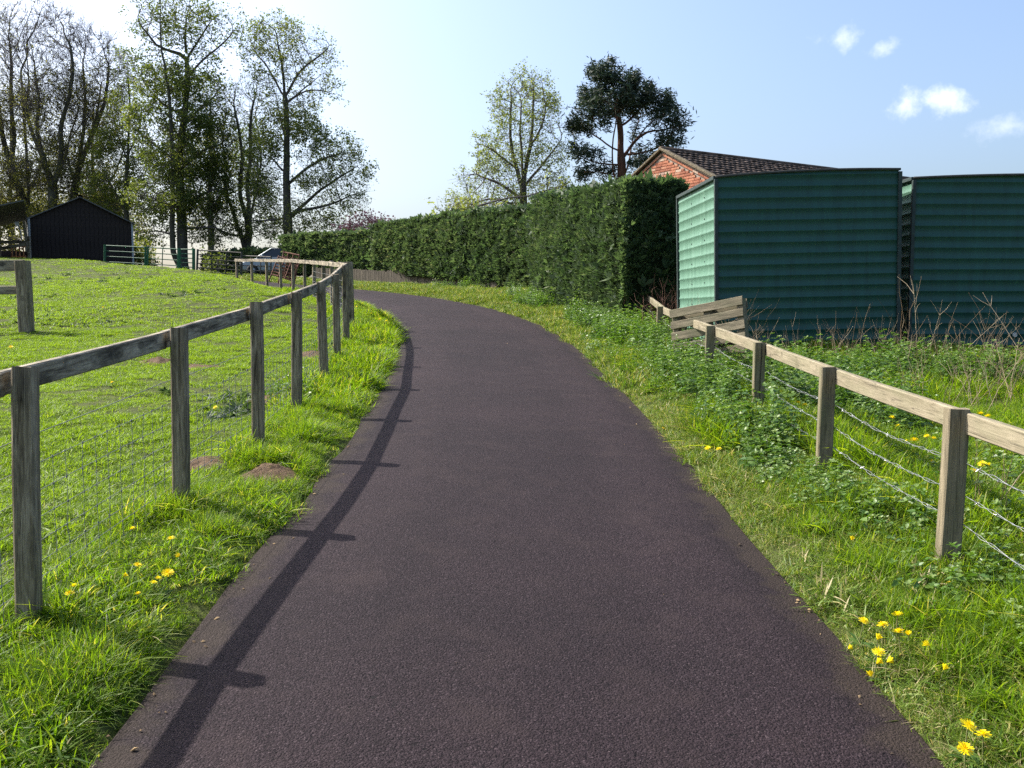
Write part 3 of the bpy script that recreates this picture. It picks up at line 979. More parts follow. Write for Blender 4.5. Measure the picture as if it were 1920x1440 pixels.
def brick_building():
    Y0 = 26.0
    apx = at(1243, 283, Y0)
    ud = np.array([.53, -.848]); vd = np.array([.848, .53])
    zb = gz(apx[0], Y0)
    root = empty('brick_outbuilding', (apx[0], Y0, zb), 'orange brick outbuilding with dark tiled roof behind the hedge and shed', 'building')
    M0 = Matrix(((ud[0], vd[0], 0, apx[0]), (ud[1], vd[1], 0, Y0), (0, 0, 1, zb), (0, 0, 0, 1)))
    root.matrix_world = M0
    H = apx[2] - zb; half = 3.3; pitch = .49; Lr = 15.0
    eave = H - half * pitch
    # wall shell (mortar coloured where bricks are laid proud of it)
    V = [(-half, 0, 0), (half, 0, 0), (half, 0, eave), (0, 0, H), (-half, 0, eave)]
    V += [(x, Lr, z) for (x, y, z) in V]
    F = [(0, 1, 2, 3, 4), (9, 8, 7, 6, 5), (1, 6, 7, 2), (5, 0, 4, 9), (2, 7, 8, 3), (3, 8, 9, 4)]
    me = bpy.data.meshes.new('wall'); me.from_pydata(V, [], F)
    mw, t, p = material('brick_wall_far')
    tcx = N(t, 'ShaderNodeTexCoord'); sx = N(t, 'ShaderNodeSeparateXYZ'); cx = N(t, 'ShaderNodeCombineXYZ')
    t.links.new(tcx.outputs['Object'], sx.inputs[0])
    ad = N(t, 'ShaderNodeMath', operation='ADD'); t.links.new(sx.outputs[0], ad.inputs[0]); t.links.new(sx.outputs[1], ad.inputs[1])
    t.links.new(ad.outputs[0], cx.inputs[0]); t.links.new(sx.outputs[2], cx.inputs[1])
    br = N(t, 'ShaderNodeTexBrick', inp={'Scale': 1.0, 'Mortar Size': .006, 'Brick Width': .225, 'Row Height': .075, 'Color1': (.36, .14, .08, 1), 'Color2': (.27, .10, .06, 1), 'Mortar': (.30, .25, .20, 1)})
    t.links.new(cx.outputs[0], br.inputs['Vector']); t.links.new(br.outputs[0], p.inputs['Base Color']); p.inputs['Roughness'].default_value = .9
    me.materials.append(mw); me.materials.append(M_mortar)
    me.polygons[0].material_index = 1
    ob('wall', me, root)
    rr = random.Random(8)
    protos = []
    for k in range(4):
        protos.append(bar('brick', .03, .065, .213, M_brick, 'x', 2, .0, .006, rr, .006))
    head = [bar('brick', .03, .065, .102, M_brick, 'x', 1, .0, .006, rr, .004) for _ in range(2)]
    z = H - .1; row = 0; nb = 0
    while z > H - 1.75:
        xm = (H - .10 - z) / pitch - .16
        x0, x1 = max(-xm, -1.75), min(xm, 2.75)
        x = x0 + (0 if row % 2 else .0)
        first = True
        while x < x1 - .06:
            w = .225
            if first and row % 2:
                w = .112
            first = False
            hd = w < .2 or x + .213 > x1
            if x + (.102 if hd else .213) > x1 + .05:
                break
            m = Matrix.Translation((x, -.006 + rr.uniform(-.004, .003), z + rr.uniform(-.003, .003)))
            ob('brick', rr.choice(head if hd else protos), root, m)
            nb += 1
            x += .112 if hd else .225
        z -= .075; row += 1
    # raking brick band just under the verge
    a = math.atan(pitch)
    for sgn in (-1, 1):
        q = .03
        while q < (2.9 if sgn > 0 else 2.0):
            cxp, czp = sgn * q * math.cos(a), H - .085 - q * math.sin(a)
            m = Matrix.Translation((cxp, -.02, czp)) @ Matrix.Rotation(sgn * a, 4, 'Y') @ (Matrix.Identity(4) if sgn > 0 else Matrix.Translation((-.213, 0, 0)))
            ob('brick', rr.choice(protos), root, m)
            nb += 1
            q += .225
    # verges: mortar bedded tile ends
    roof = ob('roof', boxes('roof', [(-.06, .06, -.10, Lr + .1, H + .03, H + .11)], [M_tile]), root)
    for sgn in (-1, 1):
        Lk = (half + .25) / math.cos(a)
        me = bar('verge', .15, .07, Lk, M_verge, 'x', 22, .009, .012, rr, .02)
        m = Matrix.Translation((0, -.05, H + .055)) @ Matrix.Rotation(a if sgn > 0 else math.pi - a, 4, 'Y')
        ob('verge', me, roof, m)
    # tile courses on both slopes: each course a row of overlapping tiles with curled lower edges
    nC = 15
    for sgn in (-1, 1):
        for k in range(nC):
            s0 = .02 + k * .24
            nt_ = int((Lr) / .2)
            A = Acc()
            ys = .0 + np.arange(nt_) * .2
            jz = np.array([rr.uniform(-.008, .012) for _ in ys]); jl = np.array([rr.uniform(-.012, .016) for _ in ys])
            for yy, dz, dl in zip(ys, jz, jl):
                s1_, s2_ = s0 - .04, s0 + .25 + dl
                t0, t1 = .015, .05 + dz
                P = []
                for (s_, t_) in ((s1_, t0), (s2_, t1), (s2_, t1 + .028), (s1_, t0 + .02)):
                    for yk, crown in ((yy + .004, 0), (yy + .1, .02), (yy + .196, 0)):
                        tt_ = t_ + crown
                        P.append((sgn * (s_ * math.cos(a) + tt_ * math.sin(a)), yk, H - s_ * math.sin(a) + tt_ * math.cos(a)))
                f = []
                for j in range(2):
                    for r_ in range(4):
                        q0 = r_ * 3 + j; q1 = ((r_ + 1) % 4) * 3 + j
                        f.append((q0, q0 + 1, q1 + 1, q1))
                A.add(P, f)
            ob('tile_course', mesh_np('tile_course', np.vstack(A.V), np.vstack(A.F), [M_tile]), roof)
    return nb


brick_building()

# ------------------------------------------------------------------ dark barn with lean-to
M_barn = plain('black_stained_boards', (.028, .021, .018), .85, 0, .4, 9, .3, .01, .2)
M_barnroof = plain('barn_roof_sheet', (.085, .085, .08), .7, 0, .3, 9)
M_pipe = plain('grey_pipe', (.30, .32, .33), .5)


def barn():
    Y = 46.5
    c = at(148, 500, Y)
    zb = gz(c[0], Y) - .25
    L = at(52, 411, Y); D = 9.0
    ang = R(27)
    W = min(np.arange(4, 10, .01), key=lambda w: abs(proj(L[0] + w * math.cos(ang), Y + w * math.sin(ang), L[2])[0] - 246))
    eh = L[2] - zb
    ap = min(np.arange(.5, 4, .01), key=lambda h_: abs(proj(L[0] + W * .5 * math.cos(ang), Y + W * .5 * math.sin(ang), L[2] + h_)[1] - 371))
    ah = eh + ap
    root = empty('barn', (L[0], Y, zb), 'black boarded barn with shallow gable and lean-to below the trees', 'barn', None, ang)
    mid = W * .5
    V = [(0, 0, 0), (W, 0, 0), (W, 0, eh), (mid, 0, ah), (0, 0, eh)]
    V += [(x, D, z) for x, y, z in V]
    F = [(0, 1, 2, 3, 4), (9, 8, 7, 6, 5), (1, 6, 7, 2), (5, 0, 4, 9), (2, 7, 8, 3), (3, 8, 9, 4)]
    me = bpy.data.meshes.new('wall'); me.from_pydata(V, [], F); me.materials.append(M_barn)
    ob('wall', me, root)
    rr = random.Random(5)
    x = .0
    while x < W - .05:                                   # vertical wall boards, each proud of the frame
        top = eh + (ah - eh) * (x + .1) / mid if x + .1 < mid else eh + (ah - eh) * (W - x - .1) / (W - mid)
        ob('board', bar('board', .188, .022, top - .04, M_barn, 'z', 2, .002, .004, rr), root, Matrix.Translation((x + .1, -.012 - rr.uniform(0, .006), 0)))
        x += .2
    roof = None
    for (xa, za, xb, zb2) in ((mid, ah, -.12, eh - .12 * (ah - eh) / mid), (mid, ah, W + .15, eh - .15 * (ah - eh) / (W - mid))):
        Lk = math.hypot(xb - xa, zb2 - za)
        me = bar('roof_slope', .06, .05, Lk, M_barnroof, 'x', 3, .0, .01)
        V2 = np.array([v.co for v in me.vertices]); V2[:, 1] = np.where(V2[:, 1] > 0, D + .2, -.2)
        me.vertices.foreach_set('co', V2.astype(np.float32).ravel())
        o = ob('roof', me, root, Matrix.Translation((xa, 0, za + .03)) @ Matrix.Rotation(math.atan2(-(zb2 - za), xb - xa), 4, 'Y'))
        roof = roof or o
    ob('ridge_cap', mesh_np('ridge_cap', *tube(np.array([(0, -.24, 0), (0, D / 2, 0), (0, D + .24, 0)]), .1, 10), [M_barnroof]), root, Matrix.Translation((mid, 0, ah + .05)))
    ob('corner_pipe', mesh_np('corner_pipe', *tube(np.array([(W + .03, -.06, 0), (W + .03, -.06, eh / 2), (W + .03, -.06, eh)]), .05, 8), [M_pipe]), root)
    ob('corner_pipe', mesh_np('corner_pipe', *tube(np.array([(.03, -.09, .1), (.03, -.09, eh / 2), (.03, -.09, eh + .05)]), .07, 8), [M_pipe]), root)
    # lean-to on the left: roof, dim interior with back boards, posts
    lw = 5.0; le = eh - 1.45
    me = bar('roof_slope', .06, .05, math.hypot(lw, eh - le), M_barnroof, 'x', 3, 0, .01)
    V2 = np.array([v.co for v in me.vertices]); V2[:, 1] = np.where(V2[:, 1] > 0, D, -.15); me.vertices.foreach_set('co', V2.astype(np.float32).ravel())
    ob('lean_to_roof', me, root, Matrix.Translation((-.06, 0, eh - .02)) @ Matrix.Rotation(math.pi - math.atan2(eh - le, lw), 4, 'Y') @ Matrix.Rotation(math.pi, 4, 'X'))
    ob('lean_to_wall', boxes('lean_to_wall', [(-lw, 0, .9, 1.0, 0, le - .1)], [M_barn]), root)
    for k, xx in enumerate((-1.3, -2.8, -4.7)):
        ob('lean_to_post', bar('lean_to_post', .14, .14, eh + (le - eh) * (-xx) / lw - .06, M_postL, 'z', 3, .003, .01), root, Matrix.Translation((xx, .05, 0)))
    # floodlight on the corner
    bm = bmesh.new()
    bmesh.ops.create_cone(bm, cap_ends=True, segments=14, radius1=.2, radius2=.11, depth=.2)
    me = bpy.data.meshes.new('floodlight'); bm.to_mesh(me); bm.free(); me.materials.append(plain('pale_lamp', (.5, .52, .54), .4))
    fl = at(38, 418, Y - .3)
    ob('floodlight', me, root, Matrix.Translation((-.5, -.3, fl[2] - zb)) @ Matrix.Rotation(R(60), 4, 'Y'))
    ob('lamp_arm', mesh_np('lamp_arm', *tube(np.array([(-.45, -.3, fl[2] - zb - .05), (-.35, -.2, fl[2] - zb - .4), (-.3, -.1, fl[2] - zb - .8)]), .035, 6), [M_pipe]), root)


barn()
# ------------------------------------------------------------------ metal gates across the field
M_gateg = plain('green_gate_paint', (.02, .11, .045), .5, 0, .3, 20)
M_gateb = plain('dull_brown_gate', (.06, .055, .045), .6, .2, .4, 20)
M_rust = plain('rusty_steel', (.17, .075, .045), .8, .1, .45, 14)


def metal_gate(name, p0, p1, H, nb, mat, label, group, tilt=0.0, nv=1, legs=True, post_r=.05):
    """hurdle between two ground points: two end posts, nb horizontal bars, nv inner uprights"""
    p0 = Vector(p0); p1 = Vector(p1)
    root = empty(name, p0, label, 'gate', group)
    d = p1 - p0; L = d.length
    root.matrix_world = frame(p0, d) @ Matrix.Rotation(tilt, 4, 'X')
    for x in (0, L):
        ob('post', mesh_np('post', *tube(np.array([(x, 0, -.15), (x, 0, H / 2), (x, 0, H + .05)]), post_r, 8), [mat]), root)
    for k in range(nb):
        z = .12 + (H - .12) * k / (nb - 1)
        ob('bar', mesh_np('bar', *tube(np.array([(0, 0, z), (L / 2, 0, z + .005), (L, 0, z)]), .026 if 0 < k < nb - 1 else .032, 6), [mat]), root)
    for k in range(nv):
        x = L * (k + 1) / (nv + 1)
        ob('upright', mesh_np('upright', *tube(np.array([(x, -.035, .1), (x, -.035, H / 2), (x, -.035, H)]), .022, 6), [mat]), root)
    return root


def gpt(px, Y):
    x = at(px, 510, Y)[0]
    return (float(x), Y, gz(x, Y))


GG = 'livestock gates across the top of the field'
metal_gate('field_gate', gpt(196, 45.0), gpt(272, 44.6), 1.16, 5, M_gateg, 'bright green tubular gate in front of the right end of the black barn', GG, nv=0)
metal_gate('field_gate', gpt(276, 44.6), gpt(333, 44.3), 1.16, 5, M_gateg, 'green gate between the barn gate and the double tree trunk', GG, nv=1)
metal_gate('field_gate', gpt(336, 44.3), gpt(363, 44.1), 1.16, 6, M_gateg, 'narrow green gate with close bars right in front of the double trunk', GG, nv=0, post_r=.075)
metal_gate('field_gate', gpt(369, 44.0), gpt(451, 43.4), 1.14, 6, M_gateb, 'dull brown gate between the green gates and the silver car', GG, nv=2)
metal_gate('field_gate', gpt(453, 43.4), gpt(507, 42.8), 1.0, 5, M_gateb, 'thin dark gate directly in front of the silver car', GG, nv=2, post_r=.035)

# rusty hurdles stacked against the fence
a = hit(512, 524); b = hit(550, 533)
YR = 33.5
def q(px, py, Y):
    v = at(px, py, Y); return (float(v[0]), Y, float(v[2]))
def hurdle(label, pa, pb, H, tilt):
    r = metal_gate('rusty_hurdle', pa, pb, H, 7, M_rust, label, 'rusty hurdles leaning on the bend fence', tilt, 2, post_r=.026)
    return r
hurdle('rusty sheep hurdle leaning crookedly in front of the bend fence', q(507, 520, YR), q(546, 532, YR - .3), .80, R(-16))
hurdle('taller rusty hurdle standing upright behind the crooked one', q(523, 524, YR + .35), q(552, 530, YR + .1), 1.0, R(-4))

# ------------------------------------------------------------------ left hand gatepost with two rails, and crates by the barn
def side_fence():
    b0 = hit(50, 624)
    Y = b0[1]; x = b0[0]; zg = gz(x, Y)
    root = empty('side_fence', (x, Y, zg), 'thick grey gatepost with two rails running out of the left edge', 'fence')
    inv = Matrix.Translation(-root.location)
    tp = at(47, 489, Y)
    H = tp[2] - zg
    lean = Matrix.Rotation(R(-1.0), 4, 'Y')
    rr = random.Random(2)
    ob('post', bar('post', .21, .2, H + .3, M_postL, 'z', 8, .005, .015, rr, .02), root, lean @ Matrix.Translation((0, 0, -.3)))
    for hz, w in ((H - .13, .2), (H - .57, .15)):
        ob('rail', bar('rail', .06, w, 4.5, M_railL, 'x', 8, .004, .008, rr), root, Matrix.Translation((-4.55, .1, hz)) @ Matrix.Rotation(R(-.6), 4, 'Y'))
    ob('post', bar('post', .2, .2, H + .2, M_postL, 'z', 6, .005, .015, rr, .02), root, Matrix.Translation((-3.6, .0, -.3)))


side_fence()


def yard_rails():
    Y = 43.0
    b = at(56, 500, Y); zg = gz(b[0], Y)
    root = empty('yard_fence', (b[0], Y, zg), 'thin timber rails in front of the lean-to beside the barn', 'fence')
    t1 = at(55, 449, Y)[2] - zg
    ob('post', bar('post', .12, .12, t1 + .3, M_railL, 'z', 4, .003, .01), root, Matrix.Translation((0, 0, -.15)))
    ob('rail', bar('rail', .05, .14, 3.4, M_railL, 'x', 4, .003, .008), root, Matrix.Translation((-3.4, -.05, at(30, 454, Y)[2] - zg)))
    ob('rail', bar('rail', .05, .14, 2.8, M_railL, 'x', 4, .003, .008), root, Matrix.Translation((-2.8, -.1, at(30, 476, Y)[2] - zg)) @ Matrix.Rotation(R(-9), 4, 'Y'))
    # pile of orange slatted crates
    M_or = plain('orange_slats', (.55, .24, .10), .7, 0, .25, 9)
    c = at(39, 480, Y + 1.2)
    r2 = empty('slatted_crate', (float(c[0]), Y + 1.2, gz(c[0], Y + 1.2)), 'small sunlit orange slatted crate behind the yard rails', 'crate')
    hz = at(39, 484, Y + 1.2)[2] - gz(c[0], Y + 1.2)
    ob('stand', boxes('stand', [(-.5, .5, -.3, .3, 0, hz)], [M_barn]), r2)
    for k in range(4):
        ob('slat', bar('slat', .06, .04, .62, M_or, 'z', 2, .002, .006), r2, Matrix.Translation((-.27 + k * .18, -.26, hz)))
    for z in (hz + .05, hz + .55):
        ob('rail', bar('rail', .05, .09, .7, M_or, 'x', 2, .002, .006), r2, Matrix.Translation((-.35, -.21, z)))


yard_rails()

# ------------------------------------------------------------------ pallet against the fence
def pallet():
    c = at(1340, 640, 11.7)
    zb = gz(c[0], 11.7)
    root = empty('wooden_pallet', (float(c[0]), 11.7, zb), 'mossy wooden pallet propped on edge between the pale fence and the green shed', 'pallet')
    W, H = 1.05, 1.0
    top = at(1343, 567, 11.7)[2] - zb
    M0 = Matrix.Translation(c.tolist()[:2] + [zb + top - H]) @ Matrix.Rotation(R(-42), 4, 'Z') @ Matrix.Rotation(R(-10), 4, 'Y') @ Matrix.Rotation(R(-6), 4, 'X')
    root.matrix_world = M0
    rr = random.Random(6)
    for k in range(7):
        z = .05 + k * (H - .1) / 6
        ob('slat', bar('slat', .02, .10 if k % 2 else .108, W, M_pallet, 'x', 5, .003, .004, rr, .01), root, Matrix.Translation((-W / 2, -.062, z)))
    for k in range(3):
        x = (-W / 2 + .05, 0, W / 2 - .05)[k]
        ob('bearer', bar('bearer', .09, .085, H, M_pallet, 'z', 4, .003, .006, rr, .01), root, Matrix.Translation((x, 0, -.02)))
    for k in range(3):
        z = (.05, .48, .93)[k]
        ob('slat', bar('slat', .02, .11, W, M_pallet, 'x', 5, .003, .004, rr, .01), root, Matrix.Translation((-W / 2, .062, z)))


pallet()

# ------------------------------------------------------------------ silver car behind the gates
def car():
    Y = 49.0
    xl = at(457, 500, Y)[0]
    x0 = float(xl)
    zg = gz(x0 + 1.9, Y) + .02
    root = empty('parked_car', (x0 + 1.9, Y, zg), 'silver hatchback parked behind the gates beside the hedge', 'car')
    M_paint, t, p = material('silver_paint'); p.inputs['Base Color'].default_value = (.26, .29, .31, 1); p.inputs['Metallic'].default_value = .35; p.inputs['Roughness'].default_value = .3
    M_glass, t, p = material('dark_glass'); p.inputs['Base Color'].default_value = (.02, .025, .03, 1); p.inputs['Roughness'].default_value = .06
    M_tyre = plain('tyre_rubber', (.015, .015, .016), .8)
    M_lamp, t, p = material('headlamp_glass'); p.inputs['Base Color'].default_value = (.75, .77, .78, 1); p.inputs['Roughness'].default_value = .15
    # side profile from nose (x=-1.9) to tail (1.9): bottom z, belt z, half width
    st = [(-1.9, .35, .55, .62), (-1.82, .25, .72, .74), (-1.5, .22, .82, .82), (-1.05, .2, .93, .84), (-.7, .2, .98, .85), (0, .2, 1.0, .86), (.8, .2, 1.02, .86), (1.4, .22, 1.03, .84), (1.75, .28, 1.0, .8), (1.9, .4, .85, .7)]
    V = []
    for (x, zb, zt, w) in st:
        for (y, z) in ((-w * .85, zb), (-w, zb + .12), (-w * 1.0, (zb + zt) * .5), (-w * .97, zt - .05), (-w * .86, zt), (w * .86, zt), (w * .97, zt - .05), (w, (zb + zt) * .5), (w, zb + .12), (w * .85, zb)):
            V.append((x, y, z))
    F = []
    for i in range(len(st) - 1):
        for j in range(10):
            a_ = i * 10 + j; b_ = i * 10 + (j + 1) % 10
            F.append((a_, a_ + 10, b_ + 10, b_))
    me = bpy.data.meshes.new('body'); me.from_pydata(V, [], F + [tuple(range(10)), tuple(range(90, 100))[::-1]]); me.materials.append(M_paint)
    ob('body', me, root)
    # cabin: glass house with painted roof
    gh = [(-1.0, .93, .95, .72), (-.25, .95, 1.44, .60), (.9, .98, 1.46, .60), (1.55, 1.0, 1.30, .60), (1.72, 1.0, 1.02, .68)]
    V = []
    for (x, zb, zt, w) in gh:
        V += [(x, -.76, zb), (x, -w, zt), (x, w, zt), (x, .76, zb)]
    F = []
    for i in range(len(gh) - 1):
        for j in range(3):
            F.append((i * 4 + j, i * 4 + 4 + j, i * 4 + 5 + j, i * 4 + 1 + j))
    me = bpy.data.meshes.new('window'); me.from_pydata(V, [], F); me.materials.append(M_glass)
    ob('window', me, root)
    V = []
    for (x, zt, w) in ((-.28, 1.45, .60), (.3, 1.49, .60), (.9, 1.48, .60), (1.5, 1.35, .58)):
        V += [(x, -w - .02, zt - .02), (x, -w * .6, zt + .02), (x, w * .6, zt + .02), (x, w + .02, zt - .02)]
    F = [(i * 4 + j, i * 4 + 4 + j, i * 4 + 5 + j, i * 4 + 1 + j) for i in range(3) for j in range(3)]
    me = bpy.data.meshes.new('roof'); me.from_pydata(V, [], F); me.materials.append(M_paint)
    ob('roof', me, root)
    for s in (-1, 1):
        for (x, xt) in ((-1.0, -.25), (.35, .38), (1.6, 1.5)):
            ob('pillar', mesh_np('pillar', *tube(np.array([(x, s * .77, .96), ((x + xt) / 2, s * .7, 1.2), (xt, s * .62, 1.45)]), .04, 6), [M_paint]), root)
        ob('headlight', boxes('headlight', [(-1.88, -1.74, s * .62 - .12, s * .62 + .12, .58, .7)], [M_lamp]), root)
        ob('door_mirror', boxes('door_mirror', [(-.72, -.6, s * .92 - .1, s * .92 + .1, .96, 1.1)], [M_paint]), root)
        for x in (-1.2, 1.2):
            w_ = ob('wheel', mesh_np('wheel', *tube(np.array([(x, s * .84 - .1, .3), (x, s * .84 - .08, .3), (x, s * .84 + .08, .3), (x, s * .84 + .1, .3)]), np.array([.2, .3, .3, .2]), 18), [M_tyre]), root)
            ob('rim', mesh_np('rim', *tube(np.array([(x, s * .84 - .105, .3), (x, s * .84, .3), (x, s * .84 + .105, .3)]), np.array([.02, .19, .02]), 14), [M_lamp]), w_)


car()

# ------------------------------------------------------------------ trees
def resample(P, step, rg, jit):
    P = np.asarray(P, float)
    seg = np.linalg.norm(np.diff(P, axis=0), axis=1); S = np.concatenate([[0], np.cumsum(seg)])
    n = max(2, int(S[-1] / step) + 1)
    s = np.linspace(0, S[-1], n)
    Q = np.stack([np.interp(s, S, P[:, k]) for k in range(3)], 1)
    # round the corners
    for _ in range(2):
        Q[1:-1] = .25 * Q[:-2] + .5 * Q[1:-1] + .25 * Q[2:]
    Q[1:-1] += rg.normal(0, jit, Q[1:-1].shape)
    return Q


def grow_tree(name, label, Y, paths, blobs, mats, rg_seed, trunk_r, tip_r=.011, n_att=1500, step=.38, di=4.5, dk=.46, twigs=2.6, twig_len=.75,
              leaf_n=6, leaf_s=.16, leaf_prob=1.0, up=.12, depth=.85, cat='tree', group=None, leaf_fn=None, tint_mu=.5, elong=1.0, hang=0.0, twig_r=.006, wid=.36, tipn=4.0, tight=1.0, floor=.12):
    """paths: picture traces of trunk and limbs (first = trunk); blobs: picture ellipses (cx, cy, rx, ry, weight, leafiness) of the crown"""
    rg = np.random.default_rng(rg_seed)
    k = Y / FPX
    tr = []
    for ip, pth in enumerate(paths):
        dy = 0.0 if ip == 0 else rg.uniform(-1, 1)
        pts = []
        for j, (px, py) in enumerate(pth):
            pts.append(at(px, py, Y + dy * j * .5))
        tr.append(resample(pts, step, rg, step * .06))
    base = tr[0][0].copy()
    pos = [tr[0]]; par = [np.arange(-1, len(tr[0]) - 1)]
    cnt = len(tr[0])
    for q_ in tr[1:]:
        allp = np.vstack(pos)
        i0 = int(np.argmin(np.linalg.norm(allp - q_[0], axis=1)))
        q2 = q_[1:]
        pos.append(q2); par.append(np.concatenate([[i0], np.arange(cnt, cnt + len(q2) - 1)])); cnt += len(q2)
    pos = np.vstack(pos); par = np.concatenate(par)
    # attraction points
    att, lf = [], []
    wsum = sum(b[2] * b[3] * b[4] for b in blobs)
    for (cx, cy, rx, ry, w, leafy) in blobs:
        n = max(8, int(n_att * rx * ry * w / wsum))
        u = rg.normal(size=(n, 3)); u /= np.linalg.norm(u, axis=1)[:, None]; u *= rg.random((n, 1)) ** (1 / 2.4)
        c = at(cx, cy, Y + rg.uniform(-.6, .6) * rx * k)
        att.append(c + u * np.array([rx * k, rx * k * depth + .6, ry * k])); lf.append(np.full(n, leafy))
    att = np.vstack(att); lf = np.concatenate(lf)
    att0, lf0 = att.copy(), lf.copy()
    best = np.full(len(att), 1e9); bi = np.zeros(len(att), int)
    def upd(P, off):
        for s in range(0, len(P), 400):
            D = np.linalg.norm(att[:, None] - P[None, s:s + 400], axis=2)
            j = D.argmin(1); d = D[np.arange(len(att)), j]
            m = d < best
            best[m] = d[m]; bi[m] = j[m] + s + off
    upd(pos, 0)
    seen = set()
    for it in range(90):
        alive = best > dk
        att, best, bi = att[alive], best[alive], bi[alive]
        if len(att) == 0: break
        act = best < di
        if not act.any():
            di *= 1.5; continue
        n = len(pos)
        acc = np.zeros((n, 3))
        d = att[act] - pos[bi[act]]; d /= np.linalg.norm(d, axis=1)[:, None]
        np.add.at(acc, bi[act], d)
        ids = np.unique(bi[act])
        g_ = acc[ids]; g_ /= np.linalg.norm(g_, axis=1)[:, None] + 1e-9
        g_ = g_ + rg.normal(0, .22, g_.shape) + np.array([0, 0, up])
        g_ /= np.linalg.norm(g_, axis=1)[:, None]
        new = pos[ids] + g_ * step
        key = [(int(i), int(p_[0] / step * 2), int(p_[1] / step * 2), int(p_[2] / step * 2)) for i, p_ in zip(ids, new)]
        keep = np.array([kk not in seen for kk in key])
        seen.update(key)
        if not keep.any(): break
        new, ids = new[keep], ids[keep]
        off = len(pos)
        pos = np.vstack([pos, new]); par = np.concatenate([par, ids])
        upd(new, off)
    n = len(pos)
    # leaf counts -> radii
    kids = [[] for _ in range(n)]
    for i in range(1, n):
        kids[par[i]].append(i)
    cntl = np.zeros(n)
    for i in range(n - 1, -1, -1):
        pass
    order = []
    stack = [0]
    while stack:
        i = stack.pop(); order.append(i); stack.extend(kids[i])
    for i in reversed(order):
        if not kids[i]: cntl[i] = 1
        else: cntl[i] = sum(cntl[c_] for c_ in kids[i]) + .15
    e = math.log(max(cntl[0], 3)) / math.log(trunk_r / tip_r)
    rad = tip_r * cntl ** (1 / e)
    # light smoothing of free growth
    # chains
    big, small = Acc(), Acc()
    starts = [(0, -1)]
    while starts:
        i, p0 = starts.pop()
        ch = [i]
        while kids[ch[-1]]:
            ks = sorted(kids[ch[-1]], key=lambda c_: -cntl[c_])
            for c_ in ks[1:]:
                starts.append((c_, ch[-1]))
            ch.append(ks[0])
        idx = np.array(ch)
        P = pos[idx]; r_ = rad[idx].copy()
        if p0 >= 0:
            P = np.vstack([pos[p0], P]); r_ = np.concatenate([[min(rad[p0], r_[0] * 1.15)], r_])
        else:
            r_[:4] *= np.array([1.5, 1.25, 1.1, 1.03])[:len(r_[:4])]
        if len(P) < 2: continue
        if len(P) > 3:
            P[1:-1] = .25 * P[:-2] + .5 * P[1:-1] + .25 * P[2:]
        r_[-1] *= .5
        mx = r_.max()
        sides = 9 if mx > .15 else (5 if mx > .045 else 3)
        V, F = tube(P, r_, sides)
        (big if mx > .11 else small).add(V, F)
    # twigs
    thin = np.where((rad < .045) & (cntl <= tipn))[0]
    thin = thin[thin > 0]
    reps = rg.poisson(twigs, len(thin))
    src = np.repeat(thin, reps)
    dirb = pos[src] - pos[par[src]]; dirb /= np.linalg.norm(dirb, axis=1)[:, None] + 1e-9
    d = dirb * .7 + rg.normal(0, .6, (len(src), 3)) + np.array([0, 0, up * 1.5 - hang]); d /= np.linalg.norm(d, axis=1)[:, None]
    L = twig_len * rg.uniform(.45, 1.2, len(src))
    p0 = pos[src]; bend = rg.normal(0, .16, (len(src), 3)) + np.array([0, 0, .08 - hang])
    pm = p0 + d * (L * .5)[:, None]; pe = p0 + d * L[:, None] + bend * L[:, None]
    side = np.cross(d, rg.normal(size=d.shape)); side /= np.linalg.norm(side, axis=1)[:, None] + 1e-9
    s2 = np.cross(d, side)
    m_ = len(src)
    if m_:
        ring = lambda c_, r_: [c_ + side * r_, c_ + (-.5 * side + .866 * s2) * r_, c_ + (-.5 * side - .866 * s2) * r_]
        VV = np.stack(ring(p0, twig_r * 1.5) + ring(pm, twig_r) + ring(pe, twig_r * .5), 1)
        f0 = np.array([[0, 1, 4, 3], [1, 2, 5, 4], [2, 0, 3, 5], [3, 4, 7, 6], [4, 5, 8, 7], [5, 3, 6, 8]])
        small.add(VV.reshape(-1, 3), (np.arange(m_)[:, None, None] * 9 + f0[None]).reshape(-1, 4))
    root = empty(name, base, label, cat, group)
    ob('trunk', mesh_np('trunk', np.vstack(big.V) - base, np.vstack(big.F), [mats[0]], True), root)
    ob('branches', mesh_np('branches', np.vstack(small.V) - base, np.vstack(small.F), [mats[1]], True), root)
    # leaves along twigs
    if leaf_n > 0:
        # leafiness from nearest attraction point
        lfi = np.ones(m_)
        for s in range(0, m_, 800):
            D = np.linalg.norm(pe[s:s + 800, None] - att0[None, ::3], axis=2)
            lfi[s:s + 800] = lf0[::3][D.argmin(1)]
        patch = sst(vnoise(pe[:, 0] * 1.0 + pe[:, 1], pe[:, 2], 1.15, rg_seed), -.55, .5)
        nl = rg.poisson(leaf_n * lfi * leaf_prob * (floor + 1.5 * patch))
        idx = np.repeat(np.arange(m_), nl)
        tt = rg.uniform(.45, 1.05, len(idx))[:, None]
        c = p0[idx] * (1 - tt) + pe[idx] * tt + rg.normal(0, leaf_s * tight, (len(idx), 3))
        c[:, 2] -= hang * rg.random(len(idx)) * .4
        u = rg.normal(size=c.shape); u[:, 2] = u[:, 2] * .7 - hang * 2.0; u /= np.linalg.norm(u, axis=1)[:, None]
        w = np.cross(u, rg.normal(size=c.shape)); w /= np.linalg.norm(w, axis=1)[:, None] + 1e-9
        sz = leaf_s * rg.uniform(.55, 1.3, len(idx))[:, None]
        VV = np.stack([c - u * sz * .5 * elong, c + w * sz * wid, c + u * sz * .5 * elong, c - w * sz * wid], 1).reshape(-1, 3) - base
